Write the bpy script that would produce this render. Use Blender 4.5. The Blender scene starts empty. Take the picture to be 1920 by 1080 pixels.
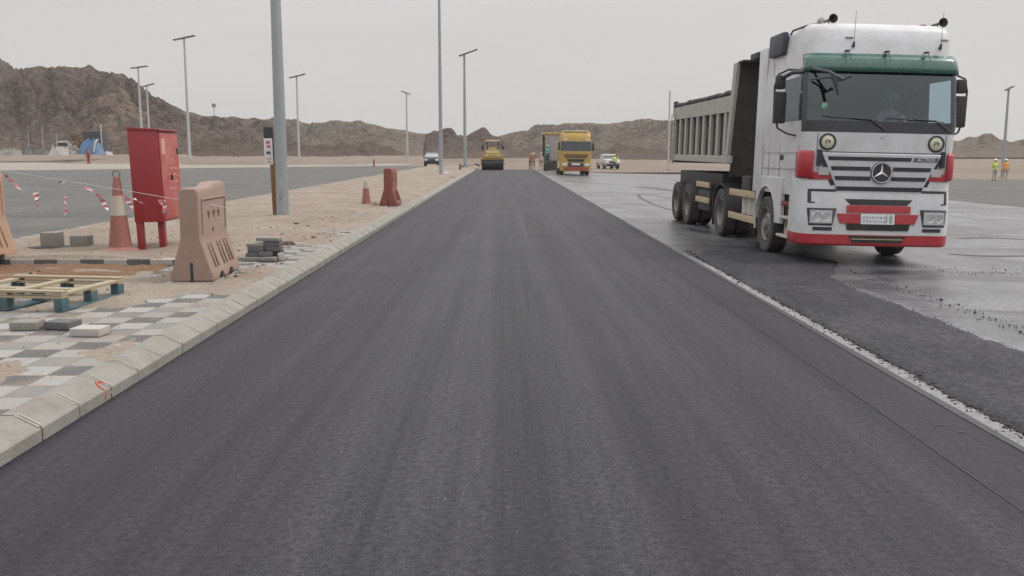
import bpy, bmesh, math, random
from mathutils import Vector, Matrix, noise
random.seed(7)
S = bpy.context.scene
C = S.collection
R = math.radians
PI = math.pi
# ------------------------------------------------------------ camera, sky, sun, exposure
F, HC, HORIZ, VPX = 1750.0, 1.73, 286.0, 945.0
PITCH = math.atan((540-HORIZ)/F); YAW = math.atan((960-VPX)/F*math.cos(PITCH))
cam = bpy.data.objects.new('camera', bpy.data.cameras.new('camera')); C.objects.link(cam)
cam.location = (0, 0, HC); cam.rotation_euler = (PI/2-PITCH, 0, -YAW)
cam.data.lens = F/1920*36; cam.data.sensor_width = 36; cam.data.clip_end = 8000; cam.data.clip_start = .05
S.camera = cam
w = bpy.data.worlds.new('World'); S.world = w; w.use_nodes = True
nt = w.node_tree; bg = nt.nodes['Background']
sky = nt.nodes.new('ShaderNodeTexSky'); sky.sky_type = 'NISHITA'; sky.sun_disc = False
SUN_EL, SUN_AZ = R(50), R(85)      # azimuth from +Y towards +X
sky.sun_elevation = SUN_EL; sky.sun_rotation = SUN_AZ; sky.dust_density = 4; sky.air_density = 1.2
hs = nt.nodes.new('ShaderNodeHueSaturation'); hs.inputs['Saturation'].default_value = .12
mx = nt.nodes.new('ShaderNodeMix'); mx.data_type = 'RGBA'; mx.inputs[0].default_value = .86
# the veil of high cloud: an overcast sky, brighter overhead than near the horizon
tcw = nt.nodes.new('ShaderNodeTexCoord'); sxw = nt.nodes.new('ShaderNodeSeparateXYZ'); nt.links.new(tcw.outputs['Generated'], sxw.inputs[0])
rw = nt.nodes.new('ShaderNodeValToRGB'); nt.links.new(sxw.outputs[2], rw.inputs[0]); ew = rw.color_ramp.elements
ew[0].position = 0; ew[0].color = (.345, .342, .336, 1); ew[1].position = 1; ew[1].color = (1, 1, 1, 1)
for p_, c_ in ((.07, .33), (.17, .325), (.35, .52), (.65, .82)): q_ = ew.new(p_); q_.color = (c_*1.01, c_*.99, c_*.975, 1)
vmw = nt.nodes.new('ShaderNodeVectorMath'); vmw.operation = 'SCALE'; vmw.inputs['Scale'].default_value = 20.8
ncw = nt.nodes.new('ShaderNodeTexNoise'); ncw.inputs['Scale'].default_value = 2.2; ncw.inputs['Detail'].default_value = 6; ncw.inputs['Distortion'].default_value = .6
mpw = nt.nodes.new('ShaderNodeMapping'); mpw.inputs['Scale'].default_value = (1, 1, 5); nt.links.new(tcw.outputs['Generated'], mpw.inputs[0]); nt.links.new(mpw.outputs[0], ncw.inputs['Vector'])
rnw = nt.nodes.new('ShaderNodeMapRange'); rnw.inputs['From Min'].default_value = .3; rnw.inputs['From Max'].default_value = .7; rnw.inputs['To Min'].default_value = .955; rnw.inputs['To Max'].default_value = 1.045; nt.links.new(ncw.outputs['Fac'], rnw.inputs['Value'])
vcw = nt.nodes.new('ShaderNodeVectorMath'); vcw.operation = 'SCALE'; nt.links.new(rw.outputs[0], vcw.inputs[0]); nt.links.new(rnw.outputs[0], vcw.inputs['Scale'])
nt.links.new(vcw.outputs[0], vmw.inputs[0]); nt.links.new(vmw.outputs[0], mx.inputs[7])
nt.links.new(sky.outputs[0], hs.inputs['Color']); nt.links.new(hs.outputs[0], mx.inputs[6])
nt.links.new(mx.outputs[2], bg.inputs[0]); bg.inputs[1].default_value = .1
sun = bpy.data.objects.new('sun', bpy.data.lights.new('sun', 'SUN')); C.objects.link(sun)
sun.data.energy = 1.7; sun.data.angle = R(16); sun.data.color = (1, .95, .88)
d = Vector((math.sin(SUN_AZ)*math.cos(SUN_EL), math.cos(SUN_AZ)*math.cos(SUN_EL), math.sin(SUN_EL)))
sun.rotation_euler = d.to_track_quat('Z', 'Y').to_euler(); sun.location = (30, 30, 60)
S.view_settings.view_transform = 'Standard'; S.view_settings.look = 'None'
S.view_settings.exposure = 0; S.view_settings.gamma = 1

def at(px, py, z=0.0):             # the point of the plane z seen along a direction (used to set things on the ground)
    x, y = (px-960)/F, (540-py)/F
    v = Vector((x, math.cos(PITCH)+y*math.sin(PITCH), -math.sin(PITCH)+y*math.cos(PITCH)))
    v = Matrix.Rotation(-YAW, 3, 'Z') @ v
    t = (z-HC)/v.z
    return Vector((v.x*t, v.y*t, z))
def atY(px, py, Y):
    x, y = (px-960)/F, (540-py)/F
    v = Vector((x, math.cos(PITCH)+y*math.sin(PITCH), -math.sin(PITCH)+y*math.cos(PITCH)))
    v = Matrix.Rotation(-YAW, 3, 'Z') @ v
    t = Y/v.y
    return Vector((v.x*t, Y, HC+v.z*t))
SEAM, KB = 3.10, -2.80
def gz(x):                         # base ground: flat, then falling gently to the right
    if x <= SEAM: return -.06
    if x <= 12: return -.06-.02*(x-SEAM)
    if x <= 60: return -.06-.02*(12-SEAM)-.012*(x-12)
    return -.06-.02*(12-SEAM)-.012*48

# ------------------------------------------------------------ materials
def node(nt, t, **k):
    n = nt.nodes.new(t)
    for a, b in k.items(): setattr(n, a, b)
    return n
def ramp(nt, src, pts):
    r = node(nt, 'ShaderNodeValToRGB'); e = r.color_ramp.elements
    while len(e) > 1: e.remove(e[-1])
    e[0].position = pts[0][0]; e[0].color = pts[0][1] if len(pts[0][1]) == 4 else (*pts[0][1], 1)
    for p, c in pts[1:]:
        q = e.new(p); q.color = (*c, 1)
    nt.links.new(src, r.inputs[0]); return r.outputs[0]
def noise_n(nt, vec, scale, detail=4, rough=.6, dist=0):
    n = node(nt, 'ShaderNodeTexNoise'); n.inputs['Scale'].default_value = scale
    n.inputs['Detail'].default_value = detail; n.inputs['Roughness'].default_value = rough; n.inputs['Distortion'].default_value = dist
    nt.links.new(vec, n.inputs['Vector']); return n.outputs['Fac']
def mixc(nt, fac, a, b, mode='MIX'):
    m = node(nt, 'ShaderNodeMix', data_type='RGBA', blend_type=mode)
    for i, v in ((0, fac), (6, a), (7, b)):
        if hasattr(v, 'is_linked'): nt.links.new(v, m.inputs[i])
        elif i == 0: m.inputs[0].default_value = v
        else: m.inputs[i].default_value = (*v, 1)
    return m.outputs[2]
def math_n(nt, op, a, b=None):
    m = node(nt, 'ShaderNodeMath', operation=op)
    for i, v in enumerate((a, b)):
        if v is None: continue
        if hasattr(v, 'is_linked'): nt.links.new(v, m.inputs[i])
        else: m.inputs[i].default_value = v
    return m.outputs[0]
def coords(nt, scale=(1, 1, 1), kind='Object'):
    tc = node(nt, 'ShaderNodeTexCoord'); mp = node(nt, 'ShaderNodeMapping'); mp.inputs['Scale'].default_value = scale
    nt.links.new(tc.outputs[kind], mp.inputs[0]); return mp.outputs[0]
def newmat(name):
    m = bpy.data.materials.new(name); m.use_nodes = True
    return m, m.node_tree, m.node_tree.nodes['Principled BSDF']
def bump(nt, bs, h, strength=.3, dist=.01):
    b = node(nt, 'ShaderNodeBump'); b.inputs['Strength'].default_value = strength; b.inputs['Distance'].default_value = dist
    nt.links.new(h, b.inputs['Height']); nt.links.new(b.outputs[0], bs.inputs['Normal'])
_mc = {}
def mat(name, col, rough=.5, dirt=.25, dcol=(.22, .17, .13), metal=0, coat=0, scale=3, bmp=0, spec=.5):
    """plain painted / moulded surface with dusty wear"""
    if name in _mc: return _mc[name]
    m, t, bs = newmat(name); v = coords(t)
    n1 = noise_n(t, v, scale, 6, .65); n2 = noise_n(t, v, scale*9, 3, .6)
    f = math_n(t, 'MULTIPLY', ramp(t, n1, [(.42, (0, 0, 0)), (.72, (1, 1, 1))]), dirt)
    c = mixc(t, f, col, dcol)
    c = mixc(t, .22, c, mixc(t, n2, tuple(x*.6 for x in col), tuple(min(1, x*1.3) for x in col)))
    t.links.new(c, bs.inputs['Base Color'])
    rr = math_n(t, 'ADD', math_n(t, 'MULTIPLY', n1, .3), rough-.12)
    t.links.new(rr, bs.inputs['Roughness'])
    bs.inputs['Metallic'].default_value = metal; bs.inputs['Coat Weight'].default_value = coat
    bs.inputs['Specular IOR Level'].default_value = spec
    if bmp: bump(t, bs, n2, bmp, .01)
    _mc[name] = m; return m

def asphalt(name, c0, c1, rough, grain=260, streak=.5, spec=.5, patch=None, bs_=.35, mott=.3, bands=None):
    m, t, bs = newmat(name)
    v = coords(t); vs = coords(t, (1, .012, 1)); vs2 = coords(t, (1, .5, 1))
    g = math_n(t, 'ADD', math_n(t, 'MULTIPLY', noise_n(t, v, grain*.30, 3, .8), .55), math_n(t, 'MULTIPLY', noise_n(t, v, grain*.085, 3, .75), .45))
    vo = node(t, 'ShaderNodeTexVoronoi'); vo.inputs['Scale'].default_value = grain*.3; t.links.new(v, vo.inputs['Vector'])
    st = noise_n(t, vs, 2.6, 7, .75); mid = noise_n(t, vs2, 1.2, 5, .65, .4); big = noise_n(t, v, .35, 3, .5)
    c = mixc(t, ramp(t, g, [(.38, (0, 0, 0)), (.60, (1, 1, 1))]), c0, c1)
    sc = ramp(t, st, [(.40, (.62, .62, .64)), (.5, (1, 1, 1)), (.60, (1.38, 1.38, 1.37))])
    c = mixc(t, streak, c, mixc(t, 1.0, c, sc, 'MULTIPLY'))
    c = mixc(t, mott, c, mixc(t, 1.0, c, ramp(t, mid, [(.36, (.45, .45, .48)), (.62, (1.4, 1.38, 1.36))]), 'MULTIPLY'))
    c = mixc(t, .4, c, mixc(t, 1.0, c, ramp(t, big, [(.35, (.75, .75, .75)), (.65, (1.25, 1.25, 1.25))]), 'MULTIPLY'))
    if bands:     # dusty wheel tracks running along the lane
        sb = node(t, 'ShaderNodeSeparateXYZ'); t.links.new(v, sb.inputs[0])
        xx = math_n(t, 'ADD', math_n(t, 'DIVIDE', math_n(t, 'ADD', sb.outputs[0], 3.0), 6.2), math_n(t, 'MULTIPLY', math_n(t, 'SUBTRACT', noise_n(t, coords(t, (.3, .06, 1)), 1.5, 3), .5), .06))
        c = mixc(t, 1.0, c, ramp(t, xx, bands), 'MULTIPLY')
    sp = ramp(t, noise_n(t, v, grain*.16, 1, .5), [(.76, (0, 0, 0)), (.8, (1, 1, 1))])
    c = mixc(t, math_n(t, 'MULTIPLY', sp, .35), c, (.4, .39, .37))
    dk_ = ramp(t, noise_n(t, coords(t, (1, 1.6, 1)), 26, 4, .75), [(.36, (.62, .62, .62)), (.5, (1, 1, 1)), (.66, (1.2, 1.2, 1.2))])
    c = mixc(t, 1.0, c, dk_, 'MULTIPLY')
    if patch:
        pn = noise_n(t, coords(t, patch[0]), patch[1], 5, .6, .8)
        c = mixc(t, ramp(t, pn, [(patch[2], (0, 0, 0)), (patch[2]+.1, (1, 1, 1))]), c, patch[3])
    t.links.new(c, bs.inputs['Base Color'])
    rr = math_n(t, 'ADD', math_n(t, 'MULTIPLY', mid, .28), rough-.14); t.links.new(rr, bs.inputs['Roughness'])
    bs.inputs['Specular IOR Level'].default_value = spec
    h = math_n(t, 'ADD', math_n(t, 'MULTIPLY', vo.outputs['Distance'], .5), g)
    bump(t, bs, h, bs_, .006)
    return m
M = {}
M['mat_asph'] = asphalt('fresh asphalt', (.003, .0028, .0045), (.037, .036, .045), .62, streak=.95, spec=.32, bs_=.5, mott=.35, bands=[(0, (.8, .78, .86)), (.24, (.84, .82, .9)), (.36, (1.12, 1.14, 1.1)), (.45, (1.2, 1.22, 1.17)), (.50, (1.02, 1.03, 1.03)), (.56, (1.22, 1.24, 1.2)), (.61, (.88, .87, .9)), (.68, (1.08, 1.08, 1.08)), (.86, (1.0, .98, 1.0)), (.93, (.86, .84, .92)), (1, (.9, .9, .92))])
M['primed'] = asphalt('bitumen primed base', (.022, .023, .028), (.165, .17, .182), .33, streak=.25, spec=.9, patch=((.45, 1.3, 1), .5, .50, (.026, .026, .031)), bs_=.6, mott=.9)
M['tongue'] = asphalt('loose fresh asphalt', (.002, .002, .003), (.055, .055, .064), .75, grain=170, streak=.1, spec=.3, bs_=1.0, mott=.7)
M['oldroad'] = asphalt('older asphalt', (.068, .066, .062), (.118, .115, .108), .75, streak=.15, spec=.3, patch=((.15, 1, 1), .5, .55, (.06, .062, .061)), bs_=.2)

def sandmat(name, a, b, c_, sc=.6):
    m, t, bs = newmat(name); v = coords(t)
    n1 = noise_n(t, v, sc, 6, .65, .5); n2 = noise_n(t, v, 22, 4, .7); n3 = noise_n(t, v, 150, 2, .7)
    c = mixc(t, ramp(t, n1, [(.35, (0, 0, 0)), (.65, (1, 1, 1))]), a, b)
    c = mixc(t, ramp(t, n2, [(.5, (0, 0, 0)), (.68, (1, 1, 1))]), c, c_)
    c = mixc(t, .3, c, ramp(t, n3, [(.35, tuple(x*.45 for x in a)), (.7, tuple(min(1, x*1.4) for x in b))]))
    t.links.new(c, bs.inputs['Base Color']); bs.inputs['Roughness'].default_value = .95
    bs.inputs['Specular IOR Level'].default_value = .15
    bump(t, bs, math_n(t, 'ADD', n2, math_n(t, 'MULTIPLY', n3, .5)), .7, .015)
    return m
M['sand'] = sandmat('pinkish sand', (.205, .165, .132), (.305, .262, .22), (.14, .108, .086))
M['sandfar'] = sandmat('desert sand', (.175, .14, .115), (.235, .19, .16), (.14, .108, .088), .03)
M['soil'] = sandmat('damp dug soil', (.15, .088, .052), (.21, .135, .088), (.11, .06, .04), 1.2)

def pavermat():
    m, t, bs = newmat('concrete pavers'); v = coords(t)
    sx = node(t, 'ShaderNodeSeparateXYZ'); t.links.new(v, sx.inputs[0])
    T = .30
    u = math_n(t, 'DIVIDE', sx.outputs[0], T); q = math_n(t, 'DIVIDE', sx.outputs[1], T)
    i = math_n(t, 'FLOOR', u); j = math_n(t, 'FLOOR', q)
    k = math_n(t, 'MODULO', math_n(t, 'ADD', math_n(t, 'ADD', i, math_n(t, 'MULTIPLY', j, 1)), 4000), 2)
    k2 = math_n(t, 'MODULO', math_n(t, 'ADD', math_n(t, 'ADD', i, math_n(t, 'MULTIPLY', j, 3)), 4000), 4)
    dark = math_n(t, 'GREATER_THAN', k2, 2.5)
    c = mixc(t, math_n(t, 'GREATER_THAN', k, .5), (.28, .275, .265), (.165, .17, .166))
    c = mixc(t, dark, c, (.062, .065, .07))
    cm = node(t, 'ShaderNodeCombineXYZ'); t.links.new(i, cm.inputs[0]); t.links.new(j, cm.inputs[1])
    wn = node(t, 'ShaderNodeTexWhiteNoise'); t.links.new(cm.outputs[0], wn.inputs['Vector'])
    c = mixc(t, .5, c, mixc(t, 1.0, c, ramp(t, wn.outputs['Value'], [(0, (.62, .6, .58)), (1, (1.2, 1.2, 1.2))]), 'MULTIPLY'))
    fu = math_n(t, 'FRACT', u); fq = math_n(t, 'FRACT', q)
    e = math_n(t, 'MINIMUM', math_n(t, 'MINIMUM', fu, math_n(t, 'SUBTRACT', 1, fu)), math_n(t, 'MINIMUM', fq, math_n(t, 'SUBTRACT', 1, fq)))
    jn = math_n(t, 'LESS_THAN', math_n(t, 'ADD', e, math_n(t, 'MULTIPLY', math_n(t, 'SUBTRACT', noise_n(t, v, 30, 3, .7), .5), .03)), .022)
    c = mixc(t, jn, c, (.13, .10, .078))
    dn = ramp(t, noise_n(t, v, 1.6, 6, .7), [(.5, (0, 0, 0)), (.72, (.75, .75, .75))])
    c = mixc(t, dn, c, (.26, .20, .16))
    c = mixc(t, .25, c, mixc(t, noise_n(t, v, 60, 3, .7), (.05, .045, .04), (.42, .39, .36)))
    t.links.new(c, bs.inputs['Base Color']); bs.inputs['Roughness'].default_value = .85; bs.inputs['Specular IOR Level'].default_value = .3
    bump(t, bs, math_n(t, 'ADD', math_n(t, 'SUBTRACT', noise_n(t, v, 80, 3, .7), math_n(t, 'MULTIPLY', jn, 1.5)), math_n(t, 'MULTIPLY', wn.outputs['Value'], 1.2)), .5, .006)
    return m
M['paver'] = pavermat()
def hillmat(name, a, b, tan, tanlo=.56, sc=1.0, spot=None):
    m, t, bs = newmat(name); v = coords(t)
    n1 = noise_n(t, v, .035*sc, 8, .7, .6); n2 = noise_n(t, v, .22*sc, 8, .75, .4); n3 = noise_n(t, v, 1.1*sc, 5, .75)
    c = mixc(t, ramp(t, n2, [(.41, (0, 0, 0)), (.57, (1, 1, 1))]), a, b)
    ck = node(t, 'ShaderNodeTexVoronoi', feature='DISTANCE_TO_EDGE'); ck.inputs['Scale'].default_value = .16*sc
    vw = node(t, 'ShaderNodeVectorMath', operation='ADD'); nn_ = node(t, 'ShaderNodeTexNoise'); nn_.inputs['Scale'].default_value = .12*sc; nn_.inputs['Detail'].default_value = 6; t.links.new(v, nn_.inputs['Vector'])
    sv = node(t, 'ShaderNodeVectorMath', operation='SCALE'); sv.inputs['Scale'].default_value = 14; t.links.new(nn_.outputs['Color'], sv.inputs[0]); t.links.new(v, vw.inputs[0]); t.links.new(sv.outputs[0], vw.inputs[1]); t.links.new(vw.outputs[0], ck.inputs['Vector'])
    c = mixc(t, math_n(t, 'MULTIPLY', ramp(t, ck.outputs['Distance'], [(.0, (1, 1, 1)), (.09, (0, 0, 0))]), .75), c, tuple(x*.35 for x in a))
    geo = node(t, 'ShaderNodeNewGeometry'); sx = node(t, 'ShaderNodeSeparateXYZ'); t.links.new(geo.outputs['Normal'], sx.inputs[0])
    tf = math_n(t, 'MULTIPLY', ramp(t, n1, [(tanlo, (0, 0, 0)), (tanlo+.07, (1, 1, 1))]), ramp(t, n2, [(.34, (0, 0, 0)), (.5, (1, 1, 1))]))
    c = mixc(t, tf, c, tan)
    if spot:      # a pale scar of bare rock with its own ragged outline
        vd = node(t, 'ShaderNodeVectorMath', operation='DISTANCE'); t.links.new(v, vd.inputs[0]); vd.inputs[1].default_value = spot[:3]
        dd = math_n(t, 'ADD', math_n(t, 'DIVIDE', vd.outputs['Value'], spot[3]), math_n(t, 'MULTIPLY', math_n(t, 'SUBTRACT', noise_n(t, v, .09, 7, .75, .8), .5), 2.6))
        c = mixc(t, math_n(t, 'MULTIPLY', ramp(t, dd, [(.75, (1, 1, 1)), (1.0, (0, 0, 0))]), ramp(t, n2, [(.38, (.15, .15, .15)), (.52, (1, 1, 1))])), c, (.40, .30, .225))
    sz_ = node(t, 'ShaderNodeSeparateXYZ'); t.links.new(v, sz_.inputs[0])      # drifted sand at the foot
    zz = math_n(t, 'ADD', math_n(t, 'DIVIDE', sz_.outputs[2], 12.0), math_n(t, 'MULTIPLY', math_n(t, 'SUBTRACT', n2, .5), 2.2))
    c = mixc(t, math_n(t, 'MULTIPLY', ramp(t, zz, [(.1, (1, 1, 1)), (.6, (0, 0, 0))]), .8), c, (.22, .175, .145))
    c = mixc(t, math_n(t, 'MULTIPLY', ramp(t, sx.outputs[2], [(.86, (0, 0, 0)), (.97, (1, 1, 1))]), .6), c, tan)
    c = mixc(t, .42, c, ramp(t, n3, [(.32, tuple(x*.4 for x in a)), (.66, tuple(x*1.9 for x in b))]))
    t.links.new(c, bs.inputs['Base Color']); bs.inputs['Roughness'].default_value = .95; bs.inputs['Specular IOR Level'].default_value = .1
    bump(t, bs, math_n(t, 'ADD', math_n(t, 'ADD', n2, math_n(t, 'MULTIPLY', n3, .5)), math_n(t, 'MINIMUM', math_n(t, 'MULTIPLY', ck.outputs['Distance'], 2.5), .5)), 1.0, 6.0)
    return m
M['hillA'] = hillmat('dark varnished rock', (.10, .076, .068), (.22, .168, .148), (.32, .24, .18), .60, spot=(-102, 258, 31, 25))
M['hillB'] = hillmat('brown rock', (.10, .083, .07), (.25, .205, .17), (.29, .23, .18), .56)
M['hillC'] = hillmat('dark reddish rock', (.08, .059, .051), (.23, .172, .145), (.26, .205, .17), .58, 1.6)

def glassmat(name, tint, gl=.25):
    m = bpy.data.materials.new(name); m.use_nodes = True; t = m.node_tree
    for n in list(t.nodes): t.nodes.remove(n)
    o = node(t, 'ShaderNodeOutputMaterial'); tr = node(t, 'ShaderNodeBsdfTransparent'); tr.inputs[0].default_value = (*tint, 1)
    g = node(t, 'ShaderNodeBsdfGlossy'); g.inputs['Roughness'].default_value = .05; g.inputs[0].default_value = (.85, .95, 1, 1)
    fr = node(t, 'ShaderNodeLayerWeight'); fr.inputs[0].default_value = .5
    pw = node(t, 'ShaderNodeMath', operation='POWER'); pw.inputs[1].default_value = 4; t.links.new(fr.outputs['Facing'], pw.inputs[0])
    ad = node(t, 'ShaderNodeMath', operation='MULTIPLY_ADD'); ad.inputs[1].default_value = .7; ad.inputs[2].default_value = .045+gl; t.links.new(pw.outputs[0], ad.inputs[0])
    ms = node(t, 'ShaderNodeMixShader'); t.links.new(ad.outputs[0], ms.inputs[0]); t.links.new(tr.outputs[0], ms.inputs[1]); t.links.new(g.outputs[0], ms.inputs[2])
    t.links.new(ms.outputs[0], o.inputs[0]); return m
M['glass'] = glassmat('tinted windscreen glass', (.37, .51, .59), .05)
M['sideglass'] = glassmat('side glass', (.95, .97, .96), .0)
M['lensglass'] = glassmat('headlamp glass', (.9, .9, .9), .0)
M['visor'] = glassmat('green sun visor', (.02, .16, .09), .05)
white = mat('white truck paint', (.52, .535, .56), .38, .5, (.30, .265, .23), coat=.15, scale=2.3)
white2 = mat('dusty white panel', (.43, .42, .405), .5, .4, (.28, .235, .19), coat=.1, scale=2)
red = mat('red truck paint', (.36, .02, .032), .4, .12, coat=.2)
black = mat('black plastic', (.022, .023, .028), .5, .2, (.12, .10, .09))
blackg = mat('black gloss trim', (.02, .02, .028), .25, .08, (.12, .1, .09), coat=.3)
rubber = mat('tyre rubber', (.035, .035, .037), .8, .75, (.13, .115, .10), scale=5, bmp=.3)
rimm = mat('dusty steel rim', (.20, .19, .185), .55, .5, (.25, .21, .18), metal=.3)
chassis = mat('chassis black', (.02, .02, .023), .6, .4, (.09, .075, .06))
bedm = mat('dusty grey bed steel', (.35, .34, .315), .6, .5, (.27, .23, .18), scale=2.5, bmp=.1)
bedrec = mat('grimy bed panel with painted shade', (.03, .026, .023), .8, .35, (.16, .13, .10), scale=2.5, bmp=.2)  # grime, plus the shade between the ribs put into the dark colour
boardm = mat('dark headboard', (.03, .026, .026), .7, .45, (.13, .10, .085), scale=2, bmp=.15)
guard = mat('cream side guard', (.40, .32, .215), .6, .4, (.3, .22, .15), scale=5)
chrome = mat('lamp reflector', (.75, .75, .76), .22, .1, metal=.9)
plate = mat('number plate white', (.62, .64, .66), .5, .2)
seatm = mat('cab interior grey', (.06, .07, .08), .8, .2)
steel = mat('galvanised steel', (.30, .325, .34), .5, .25, (.22, .22, .21), metal=.35, scale=2)
steelp = mat('pale galvanised steel', (.40, .41, .41), .5, .25, (.3, .3, .29), metal=.2, scale=1)
yel = mat('yellow machine paint', (.40, .28, .08), .5, .35, (.36, .28, .17), scale=2)
yeld = mat('ochre truck paint', (.38, .245, .055), .45, .25, (.3, .22, .13), scale=2)
cream = mat('sun-bleached cream', (.60, .52, .38), .6, .3)
barr = mat('dusty pinkish plastic barrier', (.265, .178, .145), .75, .7, (.30, .245, .20), scale=2.2, bmp=.1)
barl = mat('faded tan orange plastic barrier', (.36, .22, .145), .7, .6, (.34, .26, .21), scale=2.2, bmp=.1)
barred = mat('red brown plastic barrier', (.20, .055, .042), .6, .3, (.34, .2, .14), scale=2.5)
conem = mat('faded red cone plastic', (.25, .095, .078), .6, .35, (.35, .24, .18), scale=3)
coneband = mat('grimy white cone band', (.40, .36, .31), .6, .4, (.35, .28, .2), scale=6)
cabred = mat('fire red paint', (.25, .016, .024), .42, .1, (.3, .12, .1), coat=.2)
cabdoor = mat('dusty fire red door', (.36, .075, .07), .55, .6, (.42, .24, .21), scale=2)
conc = mat('grey concrete block', (.20, .195, .18), .9, .5, (.28, .235, .19), scale=9, bmp=.4)
concl = mat('pale concrete block', (.36, .35, .33), .9, .4, (.38, .31, .25), scale=9, bmp=.4)
concd = mat('charcoal concrete block', (.10, .105, .11), .9, .35, (.2, .17, .14), scale=9, bmp=.4)
kerbm = mat('concrete kerb', (.235, .226, .203), .9, .8, (.15, .13, .105), scale=4.5, bmp=.6)
mortar = mat('kerb joint mortar', (.38, .36, .31), .95, .4, scale=7)
wood = mat('weathered pallet wood', (.32, .27, .185), .8, .5, (.25, .2, .14), scale=7, bmp=.3)
woodblue = mat('blue green painted pallet wood', (.045, .10, .12), .75, .45, (.22, .2, .16), scale=6, bmp=.3)
brownwood = mat('brown timber post', (.19, .11, .055), .8, .4, (.1, .06, .03), scale=6, bmp=.3)
skin = mat('skin', (.28, .16, .11), .6, .1)
tapew = mat('white tape', (.55, .48, .49), .5, .1); taper = mat('red tape', (.45, .10, .13), .5, .1)

# ------------------------------------------------------------ mesh builder
class MB:
    def __init__(s): s.bm = bmesh.new()
    def verts_faces(s, vs, fs):
        b = [s.bm.verts.new(v) for v in vs]
        for f in fs:
            try: s.bm.faces.new([b[i] for i in f])
            except ValueError: pass
        return b
    def box(s, lo, hi, mtx=None, bev=0):
        x0, y0, z0 = lo; x1, y1, z1 = hi
        t = bmesh.new(); bmesh.ops.create_cube(t, size=1)
        for v in t.verts: v.co = Vector(((v.co.x+.5)*(x1-x0)+x0, (v.co.y+.5)*(y1-y0)+y0, (v.co.z+.5)*(z1-z0)+z0))
        if bev: bmesh.ops.bevel(t, geom=t.edges[:], offset=min(bev, .45*min(abs(x1-x0), abs(y1-y0), abs(z1-z0))), segments=2, affect='EDGES', profile=.6)
        s.merge(t, mtx); return s
    def merge(s, t, mtx=None):
        mp = {}
        for v in t.verts: mp[v] = s.bm.verts.new(mtx @ v.co if mtx else v.co)
        for f in t.faces:
            try: s.bm.faces.new([mp[v] for v in f.verts])
            except ValueError: pass
        t.free()
    def tube(s, pts, r, n=8, cap=True):
        pts = [Vector(p) for p in pts]; rs = r if isinstance(r, (list, tuple)) else [r]*len(pts)
        rings = []; up = None
        for i, p in enumerate(pts):
            a = pts[max(0, i-1)]; b = pts[min(len(pts)-1, i+1)]; dr = (b-a).normalized()
            if up is None: up = Vector((0, 0, 1)) if abs(dr.z) < .9 else Vector((0, 1, 0))
            e = dr.cross(up).normalized(); g = e.cross(dr).normalized(); up = g
            rings.append([s.bm.verts.new(p+(e*math.cos(2*PI*k/n)+g*math.sin(2*PI*k/n))*rs[i]) for k in range(n)])
        for a, b in zip(rings, rings[1:]):
            for k in range(n): s.bm.faces.new((a[k], a[(k+1) % n], b[(k+1) % n], b[k]))
        if cap: s.bm.faces.new(rings[0][::-1]); s.bm.faces.new(rings[-1])
        return s
    def lathe(s, prof, axis='Z', n=24, o=(0, 0, 0), close=False):   # prof: (radius, along axis)
        o = Vector(o); rings = []
        for r, h in prof:
            ring = []
            for k in range(n):
                a = 2*PI*k/n; c, q = r*math.cos(a), r*math.sin(a)
                p = {'Z': (c, q, h), 'X': (h, c, q), 'Y': (c, h, q)}[axis]
                ring.append(s.bm.verts.new(o+Vector(p)))
            rings.append(ring)
        for a, b in zip(rings, rings[1:]):
            for k in range(n): s.bm.faces.new((a[k], a[(k+1) % n], b[(k+1) % n], b[k]))
        if not close:
            if prof[0][0] > 1e-4: s.bm.faces.new(rings[0][::-1])
            if prof[-1][0] > 1e-4: s.bm.faces.new(rings[-1])
        return s
    def prism(s, poly, lo, hi, axis='Y', mtx=None):     # poly 2-D in the other two axes
        def P(a, b, h): return {'Y': (a, h, b), 'X': (h, a, b), 'Z': (a, b, h)}[axis]
        n = len(poly); vs = [Vector(P(a, b, lo)) for a, b in poly]+[Vector(P(a, b, hi)) for a, b in poly]
        if mtx: vs = [mtx @ v for v in vs]
        s.verts_faces(vs, [tuple(range(n))[::-1], tuple(range(n, 2*n))]+[(i, (i+1) % n, n+(i+1) % n, n+i) for i in range(n)])
        return s
    def build(s, name, m, parent=None, smooth=40, bevel=0, loc=None, rot=None):
        bmesh.ops.recalc_face_normals(s.bm, faces=s.bm.faces[:])
        me = bpy.data.meshes.new(name); s.bm.to_mesh(me); s.bm.free()
        for x in (m if isinstance(m, list) else [m]): me.materials.append(x)
        if smooth:
            me.polygons.foreach_set('use_smooth', [True]*len(me.polygons)); me.set_sharp_from_angle(angle=R(smooth))
        o = bpy.data.objects.new(name, me); C.objects.link(o)
        if parent: o.parent = parent
        if loc is not None: o.location = loc
        if rot is not None: o.rotation_euler = rot
        if bevel:
            b = o.modifiers.new('bevel', 'BEVEL'); b.width = bevel; b.segments = 2; b.limit_method = 'ANGLE'; b.angle_limit = R(35)
        return o
def tag(o, label, cat, group=None, kind=None):
    o['label'] = label; o['category'] = cat
    if group: o['group'] = group
    if kind: o['kind'] = kind
    return o
def thing(name, label, cat, loc=(0, 0, 0), rot=(0, 0, 0), group=None):
    o = bpy.data.objects.new(name, None); C.objects.link(o); o.location = loc; o.rotation_euler = rot
    o.empty_display_size = .3
    return tag(o, label, cat, group)
def copy_tree(o, parent=None, **k):
    c = o.copy(); C.objects.link(c)
    if parent: c.parent = parent
    for ch in [q for q in list(C.objects) if q.parent == o]: copy_tree(ch, c)
    return c
def struct(o): o['kind'] = 'structure'; return o
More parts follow.
